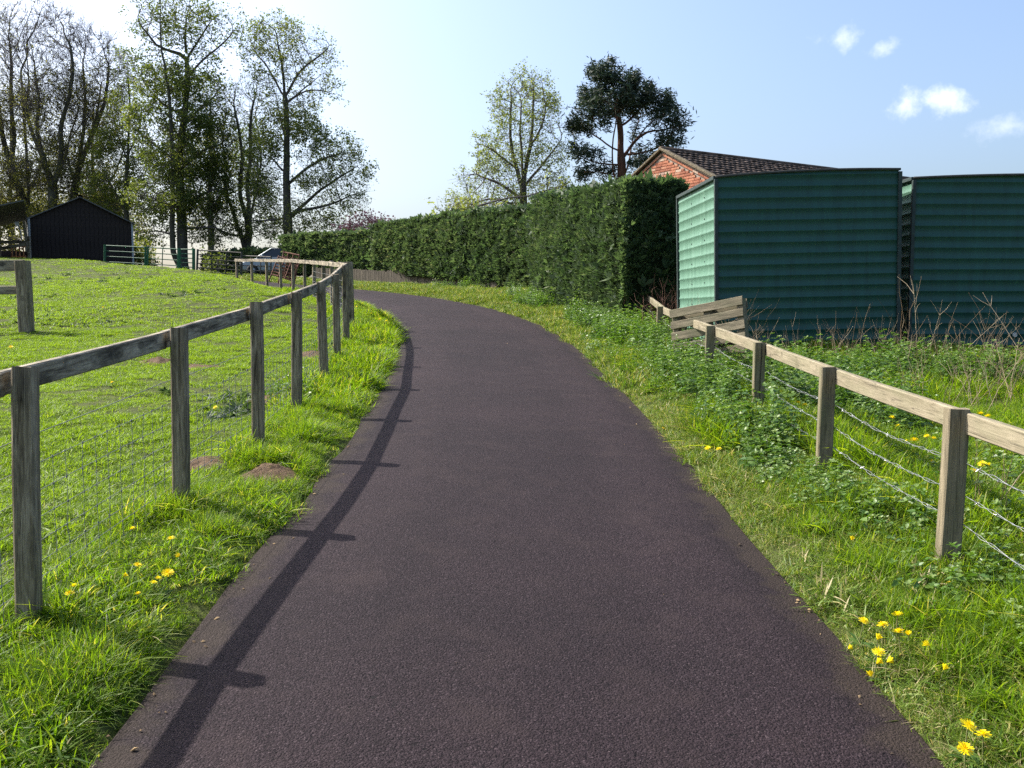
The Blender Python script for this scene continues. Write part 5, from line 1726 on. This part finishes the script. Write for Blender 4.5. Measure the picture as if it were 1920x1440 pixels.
def scatter(name, label, cat, P, rotz, tilt, scl, variants, seed):
    n = len(P)
    rg = np.random.default_rng(seed)
    me = bpy.data.meshes.new(name)
    me.vertices.add(n); me.vertices.foreach_set('co', np.asarray(P, np.float32).ravel())
    rot = np.zeros((n, 3), np.float32); rot[:, 2] = rotz; rot[:, :2] = tilt
    a_ = me.attributes.new('rot', 'FLOAT_VECTOR', 'POINT'); a_.data.foreach_set('vector', rot.ravel())
    a_ = me.attributes.new('scl', 'FLOAT', 'POINT'); a_.data.foreach_set('value', np.asarray(scl, np.float32))
    a_ = me.attributes.new('pick', 'INT', 'POINT'); a_.data.foreach_set('value', rg.integers(0, len(variants), n).astype(np.int32))
    o = ob(name, me)
    ng = bpy.data.node_groups.new(name, 'GeometryNodeTree')
    ng.interface.new_socket('Geometry', in_out='INPUT', socket_type='NodeSocketGeometry')
    ng.interface.new_socket('Geometry', in_out='OUTPUT', socket_type='NodeSocketGeometry')
    gi = ng.nodes.new('NodeGroupInput'); go = ng.nodes.new('NodeGroupOutput')
    iop = ng.nodes.new('GeometryNodeInstanceOnPoints')
    jn = ng.nodes.new('GeometryNodeJoinGeometry')
    for v in variants:
        oi = ng.nodes.new('GeometryNodeObjectInfo'); oi.inputs['Object'].default_value = v
        oi.inputs['As Instance'].default_value = True
        ng.links.new(oi.outputs['Geometry'], jn.inputs[0])
    ng.links.new(gi.outputs[0], iop.inputs['Points']); ng.links.new(jn.outputs[0], iop.inputs['Instance'])
    iop.inputs['Pick Instance'].default_value = True
    for nm, dt, sk in (('pick', 'INT', 'Instance Index'), ('rot', 'FLOAT_VECTOR', 'Rotation'), ('scl', 'FLOAT', 'Scale')):
        na = ng.nodes.new('GeometryNodeInputNamedAttribute'); na.data_type = dt; na.inputs['Name'].default_value = nm
        ng.links.new(na.outputs[0], iop.inputs[sk])
    ng.links.new(iop.outputs[0], go.inputs[0])
    md = o.modifiers.new('scatter', 'NODES'); md.node_group = ng
    return tag(o, label, cat, kind='stuff')


def region(rg, x0, x1, y0, y1, dens):
    n = int((x1 - x0) * (y1 - y0) * dens)
    return rg.uniform(x0, x1, n), rg.uniform(y0, y1, n)


def visible(x, y, m=1.0):
    """keep what the picture, or one a step to the side, could show"""
    return (np.abs(x) < .62 * y + m + .8) & (y > 1.2)


FENCE = np.array(LP, float)
FENCE_D = np.vstack([FENCE[0] + (FENCE[0] - FENCE[1]) * 3, FENCE])
def off_mole(x, y, f=.8):
    k = np.ones(len(x), bool)
    for (mx, my, rx, ry) in mole_xy:
        k &= ((x - mx) / rx) ** 2 + ((y - my) / ry) ** 2 > f
    return k


def lay(x, y, dz=-.01):
    return np.stack([x, y, gmesh(x, y) + dz], 1)


gr = np.random.default_rng(101)
HW = ROADW / 2
# ---- field: short cropped turf, finer near the camera
v_f = [source('turf', blades(gr, 140, .16, .050, .0024, .7, .7, tint=(.42, .15), dry=.012), M_gfield) for _ in range(4)]
v_f2 = [source('turf_far', blades(gr, 60, .2, .075, .0055, .75, .7, seg=2, tint=(.45, .15), dry=.015), M_gfield) for _ in range(3)]
X, Y = [], []
for (x0, x1, y0, y1, dn) in ((-12, -2, 1.5, 9, 95), (-16, -2.2, 9, 17, 60)):
    a_, b_ = region(gr, x0, x1, y0, y1, dn); X.append(a_); Y.append(b_)
X, Y = np.concatenate(X), np.concatenate(Y)
fd = polydist(X, Y, FENCE_D)
k = visible(X, Y) & (fd > -.12) & off_mole(X, Y, .7)
X, Y = X[k], Y[k]
sc = np.clip(1.0 + .25 * vnoise(X, Y, .8, 31) + .25 * vnoise(X, Y, 3, 32), .7, 1.8)
scatter('field_grass', 'short bright green cropped turf in the near field', 'grass', lay(X, Y), gr.random(len(X)) * 6.28, gr.normal(0, .08, (len(X), 2)), sc, v_f, 1)
X, Y = [], []
for (x0, x1, y0, y1, dn) in ((-24, -2.5, 17, 28, 34), (-40, -4, 28, 62, 13)):
    a_, b_ = region(gr, x0, x1, y0, y1, dn); X.append(a_); Y.append(b_)
X, Y = np.concatenate(X), np.concatenate(Y)
rd = polydist(X, Y, CENT)
k = visible(X, Y) & (rd > HW + .55)
X, Y = X[k], Y[k]
sc = np.clip(1.1 + .3 * vnoise(X, Y, .6, 33) + .3 * vnoise(X, Y, 2, 34), .7, 2.0) * .68
scatter('far_field_grass', 'bright green turf rising towards the barn and gates', 'grass', lay(X, Y), gr.random(len(X)) * 6.28, gr.normal(0, .08, (len(X), 2)), sc, v_f2, 2)

# ---- left verge: long lush grass hanging over the asphalt edge
v_l = [source('verge_tuft', blades(gr, 46, .085, .17, .0030, .45, .65, tint=(.45, .2), dry=.03, seg=4), M_gverge) for _ in range(5)]
v_l2 = [source('verge_tuft_far', blades(gr, 34, .13, .17, .0060, .5, .6, tint=(.48, .18), dry=.03, seg=3), M_gverge) for _ in range(3)]
def verge(side, y0, y1, dn, variants, name, label, w0, w1, s0, seed, keep=None):
    n = int((y1 - y0) * (w1 - w0) * dn)
    yy = gr.uniform(y0, y1, n); off = gr.uniform(w0, w1, n)
    E = LEDGE if side > 0 else REDGE
    cx = np.interp(yy, E[:, 1], E[:, 0])
    tx = np.interp(yy, E[:, 1], _n[:, 0]); ty = np.interp(yy, E[:, 1], _n[:, 1])
    x = cx + side * tx * off; y = yy + side * ty * off
    k = visible(x, y) & off_mole(x, y, .75)
    if keep is not None:
        k &= keep(x, y, off)
    x, y, off = x[k], y[k], off[k]
    sc = s0 * np.clip(.85 + .5 * vnoise(x, y, 1.4, seed) + .35 * vnoise(x, y, 4, seed + 1), .35, 1.9)
    sc *= (.5 + .5 * sst(off, .03, .38)) if variants is v_l else (.78 + .22 * sst(off, -.05, .28))
    sc *= np.where(off < .16, .9, 1)
    # tufts near the edge tip over towards the road
    th = gr.normal(0, .14, (len(x), 2))
    e = (1 - sst(off, 0, .3)) * .25
    th[:, 1] += side * e
    rz = gr.random(len(x)) * 6.28
    # tilt about world axes is approximated by turning edge tufts to face the road
    rz = np.where(off < .2, gr.normal(0, .5, len(x)), rz)
    return scatter(name, label, 'grass', lay(x, y, -.006), rz, th, sc, variants, seed)


fence_keep = lambda x, y, off: polydist(x, y, FENCE_D) < .16
verge(1, 1.4, 9.5, 300, v_l, 'left_verge_grass', 'long lush grass between the asphalt and the grey fence', .07, 1.0, .95, 51, fence_keep)
verge(1, 9.5, 34, 150, v_l2, 'far_left_verge_grass', 'lush verge grass along the inside of the bend', .05, 1.3, .9, 53, lambda x, y, off: polydist(x, y, FENCE_D) < .35)

# ---- right verge: drier and mixed
v_r = [source('mixed_tuft', blades(gr, 44, .10, .11, .0028, .6, .7, tint=(.38, .22), dry=.09, seg=3), M_gdry) for _ in range(5)]
v_r2 = [source('mixed_tuft_far', blades(gr, 34, .14, .14, .0058, .55, .6, tint=(.42, .22), dry=.06, seg=3), M_gdry) for _ in range(3)]
verge(-1, 1.3, 10, 300, v_r, 'right_verge_grass', 'short mixed grass with straw on the verge right of the asphalt', -.03, 1.7, .95, 55)
verge(-1, 10, 45, 110, v_r2, 'far_right_verge_grass', 'yellow-green verge grass below the hedges round the bend', -.02, 3.4, 1.15, 57, lambda x, y, off: (x < 2.2 + .02 * y))
# longer green tufts mixed into the right verge
verge(-1, 1.3, 15, 120, v_l, 'right_verge_tufts', 'taller green grass tufts among the straw on the right verge', .25, 1.7, 1.0, 59, lambda x, y, off: vnoise(x, y, 1.2, 60) > -.2)

# short turf right along both asphalt edges
v_e = [source('edge_turf', blades(gr, 90, .13, .055, .0024, .75, .7, tint=(.36, .2), dry=.07), M_gdry) for _ in range(4)]
verge(-1, 1.2, 13, 130, v_e, 'right_edge_turf', 'short turf creeping over the right asphalt edge', -.02, 1.3, 1.25, 65)
v_e2 = [source('edge_turf_left', blades(gr, 90, .13, .06, .0024, .75, .7, tint=(.42, .2), dry=.05), M_gverge) for _ in range(4)]
verge(1, 1.2, 13, 120, v_e2, 'left_edge_turf', 'short turf along the left asphalt edge', .0, .9, 1.25, 67, fence_keep)

# rank grass left standing round the foot of every near post
X, Y = [], []
for (x_, y_) in LP[1:9] + RP[:7]:
    n_ = 16
    a_ = gr.random(n_) * 6.28; r_ = gr.uniform(.06, .2, n_)
    X.append(x_ + r_ * np.cos(a_)); Y.append(y_ + r_ * np.sin(a_))
X, Y = np.concatenate(X), np.concatenate(Y)
scatter('post_foot_grass', 'rank grass standing round the feet of the fence posts', 'grass', lay(X, Y), gr.random(len(X)) * 6.28, gr.normal(0, .18, (len(X), 2)), gr.uniform(.7, 1.25, len(X)), v_l, 69)

# ---- paddock beyond the right fence
X, Y = region(gr, 2.0, 11, 2.2, 13.2, 95)
k = visible(X, Y) & (X > 2.35 - .0 * Y)
X, Y = X[k], Y[k]
scatter('paddock_grass', 'deep green long grass in the paddock beyond the pale fence', 'grass', lay(X, Y), gr.random(len(X)) * 6.28, gr.normal(0, .15, (len(X), 2)),
        np.clip(1.15 + .5 * vnoise(X, Y, .9, 61) + .3 * vnoise(X, Y, 3, 62), .5, 2.2), v_l, 63)

# ---- nettles and broad leaved weeds
v_n = [source('nettle', nettle_clump(gr, 10, .36, .15, .06), M_nettle) for _ in range(5)]
v_n2 = [source('nettle_low', nettle_clump(gr, 12, .17, .14, .045), M_nettle) for _ in range(4)]
X, Y = [], []
def ellipse_pts(cx, cy, rx, ry, n):
    r = np.sqrt(gr.random(n)); a_ = gr.random(n) * 6.28
    X.append(cx + rx * r * np.cos(a_)); Y.append(cy + ry * r * np.sin(a_))
for (cx, cy, rx, ry, n) in ((2.1, 11.8, .45, 2.6, 150), (2.0, 15.3, .55, 1.7, 200), (3.1, 9.0, .7, 1.6, 130), (4.0, 10.8, 1.9, .9, 240), (6.5, 10.2, 1.8, .8, 150), (1.65, 18.2, .5, 2.4, 160), (.6, 24.5, .7, 3.0, 130), (2.0, 8.2, .3, 1.2, 36), (-1.5, 33.2, 1.6, .6, 50)):
    ellipse_pts(cx, cy, rx, ry, n)
X, Y = np.concatenate(X), np.concatenate(Y)
k = (X > np.interp(Y, REDGE[:, 1], REDGE[:, 0]) + .38)
X, Y = X[k], Y[k]
scatter('nettles', 'dense fresh green nettles and leafy weeds around the pale fence', 'weeds', lay(X, Y), gr.random(len(X)) * 6.28, gr.normal(0, .15, (len(X), 2)), np.clip(gr.normal(.72, .25, len(X)), .3, 1.3), v_n, 71)
X, Y = [], []
for (cx, cy, rx, ry, n) in ((2.0, 7.4, .3, 2.2, 90), (2.2, 4.6, .35, 1.4, 40), (2.9, 6.5, .6, 1.8, 50), (2.5, 3.6, .5, 1.0, 14), (-2.35, 10.4, .3, .8, 16), (1.5, 12.5, .4, 4, 120)):
    ellipse_pts(cx, cy, rx, ry, n)
X, Y = np.concatenate(X), np.concatenate(Y)
k = (X > np.interp(Y, REDGE[:, 1], REDGE[:, 0]) + .25) | (X < -1.9)
X, Y = X[k], Y[k]
scatter('low_weeds', 'low leafy weeds growing through the right verge grass', 'weeds', lay(X, Y), gr.random(len(X)) * 6.28, gr.normal(0, .2, (len(X), 2)), np.clip(gr.normal(.9, .25, len(X)), .4, 1.5), v_n2, 72)

# ---- thistle and dock rosettes in the field
v_w = [source('dock', rosette(gr, 14, .075, .011), M_weed) for _ in range(4)]
X, Y = [], []
for (px, py, rx, ry, n) in ((430, 772, .28, .45, 26), (425, 745, .22, .4, 16), (450, 748, .15, .3, 10), (300, 745, .15, .3, 5), (150, 520, 2.0, 1.2, 18), (215, 528, 1.4, .5, 22), (370, 530, 1.2, .6, 18), (345, 553, .7, .4, 16), (385, 547, .5, .3, 10), (480, 524, 1.0, .8, 20), (15, 590, .8, 1.2, 26), (40, 605, .6, .9, 22), (130, 605, .8, .6, 14), (175, 610, .6, .5, 14), (120, 555, .8, .3, 10), (540, 545, .8, .5, 12), (10, 560, .8, .8, 14)):
    c_ = hit(px, py)
    ellipse_pts(c_[0], c_[1], rx, ry, n)
X, Y = np.concatenate(X), np.concatenate(Y)
scatter('field_weeds', 'dull green dock and thistle leaves dotted over the field', 'weeds', lay(X, Y), gr.random(len(X)) * 6.28, gr.normal(0, .25, (len(X), 2)), np.clip(gr.normal(1.0, .3, len(X)) * (1 + .008 * Y), .4, 1.8), v_w, 73)

# ---- dead stems in front of the sheds, brambles by the hedge
v_d = [source('dead_stem', dead_stem_clump(gr, 6, .75), M_dead) for _ in range(5)]
X, Y = [], []
for (cx, cy, rx, ry, n) in ((4.6, 12.0, .75, .35, 22), (5.2, 11.3, .7, .5, 13), (6.5, 11.4, .9, .6, 11), (3.7, 12.3, .35, .3, 5), (3.1, 12.0, .5, .4, 8), (4.6, 9.2, 1.0, .8, 12), (2.7, 4.4, .35, .8, 7), (6.0, 9.5, 1.5, .8, 8)):
    ellipse_pts(cx, cy, rx, ry, n)
X, Y = np.concatenate(X), np.concatenate(Y)
scatter('dead_stems', 'tangle of bleached dead stalks in front of the green sheds', 'dry stems', lay(X, Y), gr.random(len(X)) * 6.28, gr.normal(0, .22, (len(X), 2)), np.clip(gr.normal(.82, .25, len(X)), .35, 1.35) * np.where(Y < 8, .7, 1), v_d, 74)
v_b = [source('bramble', dead_stem_clump(gr, 7, .7, .3), M_bram) for _ in range(3)]
X, Y = [], []
for (cx, cy, rx, ry, n) in ((2.9, 16.0, .5, .6, 26), (2.7, 13.5, .3, 1.2, 14), (2.55, 17.0, .2, .4, 8)):
    ellipse_pts(cx, cy, rx, ry, n)
X, Y = np.concatenate(X), np.concatenate(Y)
scatter('brambles', 'reddish leafless brambles at the far end of the pale fence', 'brambles', lay(X, Y), gr.random(len(X)) * 6.28, gr.normal(0, .25, (len(X), 2)), np.clip(gr.normal(1.0, .25, len(X)), .5, 1.6), v_b, 75)

# ---- loose grit and dead leaf scraps on the asphalt edges
A = Acc()
for i in range(130):
    yy = 1.8 + 14 * gr.random() ** 1.6
    sd = 1 if gr.random() < .5 else -1
    E = LEDGE if sd > 0 else REDGE
    ox = abs(gr.normal(.03, .09)) if gr.random() < .8 else gr.uniform(0, 1.3)
    x = np.interp(yy, E[:, 1], E[:, 0]) + sd * ox
    z = float(gz0(x, yy)) + .012 + .02 * (1 - (x / HW) ** 2) if abs(x) < HW else gz(x, yy)
    z -= .022 * min(1, abs(x) / HW) ** 6 - .001
    s = gr.uniform(.004, .013) * (.7 if ox > .2 else 1)
    th = gr.random() * 6.28
    u = np.array([math.cos(th), math.sin(th), gr.normal(0, .2)]) * s * 1.3; v = np.array([-math.sin(th), math.cos(th), gr.normal(0, .3)]) * s * .7
    c = np.array([x, yy, z + .002]); up_ = np.array([0, 0, s * .7])
    A.add(np.array([c - u, c + v, c + u, c - v, c + up_]), np.array([[0, 1, 4], [1, 2, 4], [2, 3, 4], [3, 0, 4]]), gr.random())
M_grit = leafmat('grit_and_scraps', [(0, (.05, .04, .035)), (.5, (.13, .09, .05)), (1, (.28, .2, .11))], .05, (1, 1, 1), .9, .1, 0)
tag(ob('road_grit', A.mesh('road_grit', [M_grit])), 'dry leaf scraps and grit along the asphalt edges', 'grit', kind='stuff')

# ------------------------------------------------------------------ dandelions
M_dand = leafmat('dandelion_yellow', [(0, (.74, .50, .004)), (.4, (.86, .70, .006)), (1, (.92, .82, .03))], .3, (1.1, 1.05, .5), .6, .2, .5)
M_stem = plain('dandelion_stem', (.16, .17, .06), .6)


def dand_mesh(seed, closed=False):
    rg = np.random.default_rng(seed)
    Vs, Fs, Ts, off = [], [], [], 0
    for (n, L, el, z) in ((22, .0215, .12, 0), (18, .018, .42, .002), (14, .012, .8, .004), (9, .007, 1.2, .005)):
        if closed: el = min(1.45, el + .85)
        a_ = np.arange(n) * 6.283 / n + rg.normal(0, .08, n)
        d = np.stack([np.cos(a_) * math.cos(el), np.sin(a_) * math.cos(el), np.full(n, math.sin(el)) + rg.normal(0, .08, n)], 1)
        s = np.stack([-np.sin(a_), np.cos(a_), np.zeros(n)], 1)
        LL = L * rg.uniform(.85, 1.1, n)[:, None]
        b = np.array([0, 0, z]) + d * .002
        V = np.stack([b - s * .001, b + s * .001, b + d * LL + s * .0019, b + d * LL - s * .0019], 1).reshape(-1, 3)
        Vs.append(V); Fs.append(np.arange(len(V)).reshape(-1, 4) + off); off += len(V)
        Ts.append(np.repeat(np.clip(rg.normal(.65 if z == 0 else .5, .2, n), 0, 1), 4))
    return mesh_np('flower_head', np.vstack(Vs), np.vstack(Fs), [M_dand], False, {'tint': np.concatenate(Ts)})


DM = [dand_mesh(s) for s in range(3)]; DC = dand_mesh(9, True)


def dandelion(px, py, h, label, group, tilt=.35, closed=False, size=1.0, rr=random.Random(12)):
    p = hit(px, py, h)
    x, y = p[0], p[1]; zg = gz(x, y)
    root = empty('dandelion', (x, y, zg), label, 'dandelion', group)
    lx, ly = rr.uniform(-.02, .02), rr.uniform(-.03, .01)
    P = np.array([(-lx, -ly, 0), (-lx * .4, -ly * .4, h * .55), (0, 0, h)])
    ob('stem', mesh_np('stem', *tube(P, .0022, 5), [M_stem]), root)
    m = Matrix.Translation((0, 0, h)) @ Matrix.Rotation(rr.uniform(0, 6.28), 4, 'Z') @ Matrix.Rotation(rr.uniform(.3, 1) * tilt, 4, 'X') @ Matrix.Scale(size, 4)
    ob('flower_head', DC if closed else rr.choice(DM), root, m)
    V, F, T = rosette(np.random.default_rng(int(px)), 8, .065, .010, .3)
    ob('leaves', mesh_np('leaves', V, F, [M_nettle], False, {'tint': T}), root)


DL = 'dandelions on the left verge'; DR = 'dandelions on the right verge'; DP = 'dandelions in the paddock'; DB = 'dandelions by the bend'; DF = 'dandelions in the field'
FL = [
 (321, 1014, .13, 'bright dandelion right of the first big post, highest bloom of the left verge cluster', DL, 0, 1.1),
 (249, 993, .10, 'lone dandelion near the netting, farthest left of the upper verge blooms', DL, 0, .9),
 (336, 1046, .10, 'orange half-closed dandelion just below the highest left verge bloom', DL, 1, .9),
 (258, 1061, .10, 'small dandelion in the dark hollow of the left verge grass', DL, 0, .85),
 (232, 1083, .08, 'dull orange closed dandelion left of the hollow in the verge', DL, 1, .9),
 (315, 1079, .13, 'large yellow dandelion in the middle of the left verge cluster', DL, 0, 1.2),
 (297, 1089, .09, 'small dandelion touching the large middle bloom on its lower left', DL, 0, .8),
 (288, 1097, .08, 'flat dandelion lowest in the pair left of the large bloom', DL, 0, .8),
 (259, 1116, .08, 'single dandelion lowest in the left verge cluster', DL, 0, .8),
 (139, 1101, .10, 'upper of two dandelions at the foot of the first big post', DL, 0, .9),
 (131, 1116, .09, 'lower of two dandelions at the foot of the first big post', DL, 0, .9),
 (669, 575, .12, 'dandelion beside the last big post at the bend', DB, 0, 1.2),
 (712, 599, .12, 'left dandelion of the pair by the asphalt on the bend', DB, 0, 1.3),
 (725, 602, .10, 'right dandelion of the pair by the asphalt on the bend', DB, 0, 1.4),
 (696, 588, .10, 'small dandelion halfway between last post and bend pair', DB, 0, 1.0),
 (1619, 1170, .11, 'dandelion at upper left of the right verge cluster near the asphalt', DR, 0, 1.0),
 (1655, 1175, .11, 'second dandelion along the top of the right verge cluster', DR, 0, 1.0),
 (1683, 1156, .13, 'topmost dandelion of the right verge cluster', DR, 0, 1.1),
 (1685, 1188, .12, 'fully open round dandelion under the topmost one', DR, 0, 1.2),
 (1703, 1195, .09, 'small orange bud right of the round open dandelion', DR, 1, .9),
 (1645, 1204, .10, 'sideways golden dandelion in the middle of the right cluster', DR, 1, 1.1),
 (1743, 1214, .10, 'orange dandelion lying towards the fence right of the cluster', DR, 1, 1.1),
 (1647, 1228, .10, 'open dandelion just above the golden pair of buds', DR, 0, 1.1),
 (1643, 1247, .08, 'left golden half-closed dandelion of the lower pair', DR, 1, 1.2),
 (1662, 1244, .08, 'right golden half-closed dandelion of the lower pair', DR, 1, 1.2),
 (1590, 1222, .05, 'closed brown-orange dandelion poking over the asphalt edge', DR, 1, .9),
 (1634, 1270, .06, 'lowest golden dandelion bud of the right cluster', DR, 1, 1.0),
 (1769, 1257, .08, 'faded dandelion alone in the grass right of the cluster', DR, 1, 1.0),
 (1814, 1371, .12, 'largest dandelion in the bottom right corner', DR, 0, 1.2),
 (1843, 1383, .11, 'right-hand dandelion of the three in the bottom right corner', DR, 0, 1.1),
 (1810, 1408, .09, 'lowest of the three dandelions in the bottom right corner', DR, 0, 1.1),
 (1597, 1015, .10, 'single dandelion on the open verge left of the nearest right post', DR, 1, 1.0),
 (1780, 1099, .08, 'small dandelion directly under the nearest right post', DR, 0, .7),
 (1327, 841, .07, 'left dandelion of the pair halfway along the right asphalt edge', DR, 0, 1.1),
 (1348, 843, .08, 'right dandelion of the pair halfway along the right asphalt edge', DR, 0, 1.0),
 (1243, 805, .06, 'tiny dandelion right at the asphalt edge below the third pale post', DR, 0, .9),
 (1497, 756, .12, 'left dandelion of the pair behind the second pale post', DP, 0, 1.1),
 (1509, 761, .12, 'right dandelion of the pair behind the second pale post', DP, 0, 1.3),
 (1673, 783, .16, 'upper dandelion under the rail between first and second pale posts', DP, 0, 1.1),
 (1684, 799, .16, 'lower dandelion under the rail between first and second pale posts', DP, 0, 1.0),
 (1714, 827, .16, 'big dandelion touching the barbed wire left of the nearest pale post', DP, 0, 1.6),
 (1738, 819, .15, 'dandelion just left of the nearest pale post', DP, 0, 1.1),
 (1750, 823, .15, 'dandelion half hidden beside the nearest pale post', DP, 0, 1.1),
 (1697, 828, .13, 'orange bud next to the big barbed wire dandelion', DP, 1, .9),
 (1747, 866, .13, 'small dandelion lower down beside the nearest pale post', DP, 0, .8),
 (1842, 872, .16, 'big dandelion right of the nearest pale post under the rail', DP, 0, 1.3),
 (1856, 874, .15, 'smaller dandelion at the right of the big one under the rail', DP, 1, .9),
 (1825, 884, .14, 'dandelion below left of the big one under the rail', DP, 0, 1.0),
 (1838, 777, .16, 'left dandelion of the pair above the rail at the right edge', DP, 0, 1.2),
 (1852, 781, .16, 'right dandelion of the pair above the rail at the right edge', DP, 0, 1.1),
 (210, 718, .05, 'dandelion in the field between the first and second big posts', DF, 0, 1.0),
 (404, 765, .06, 'dandelion by the thistles between second and third posts', DF, 0, 1.1),
 (21, 651, .08, 'dandelion in the field below the thick gatepost', DF, 0, 1.6),
 (193, 577, .06, 'tiny dandelion far out in the middle of the field', DF, 0, 1.4)]
for (px, py, h, lab, grp, cl, sz) in FL:
    dandelion(px, py, h, lab, grp, .5 if not cl else 1.2, bool(cl), sz)
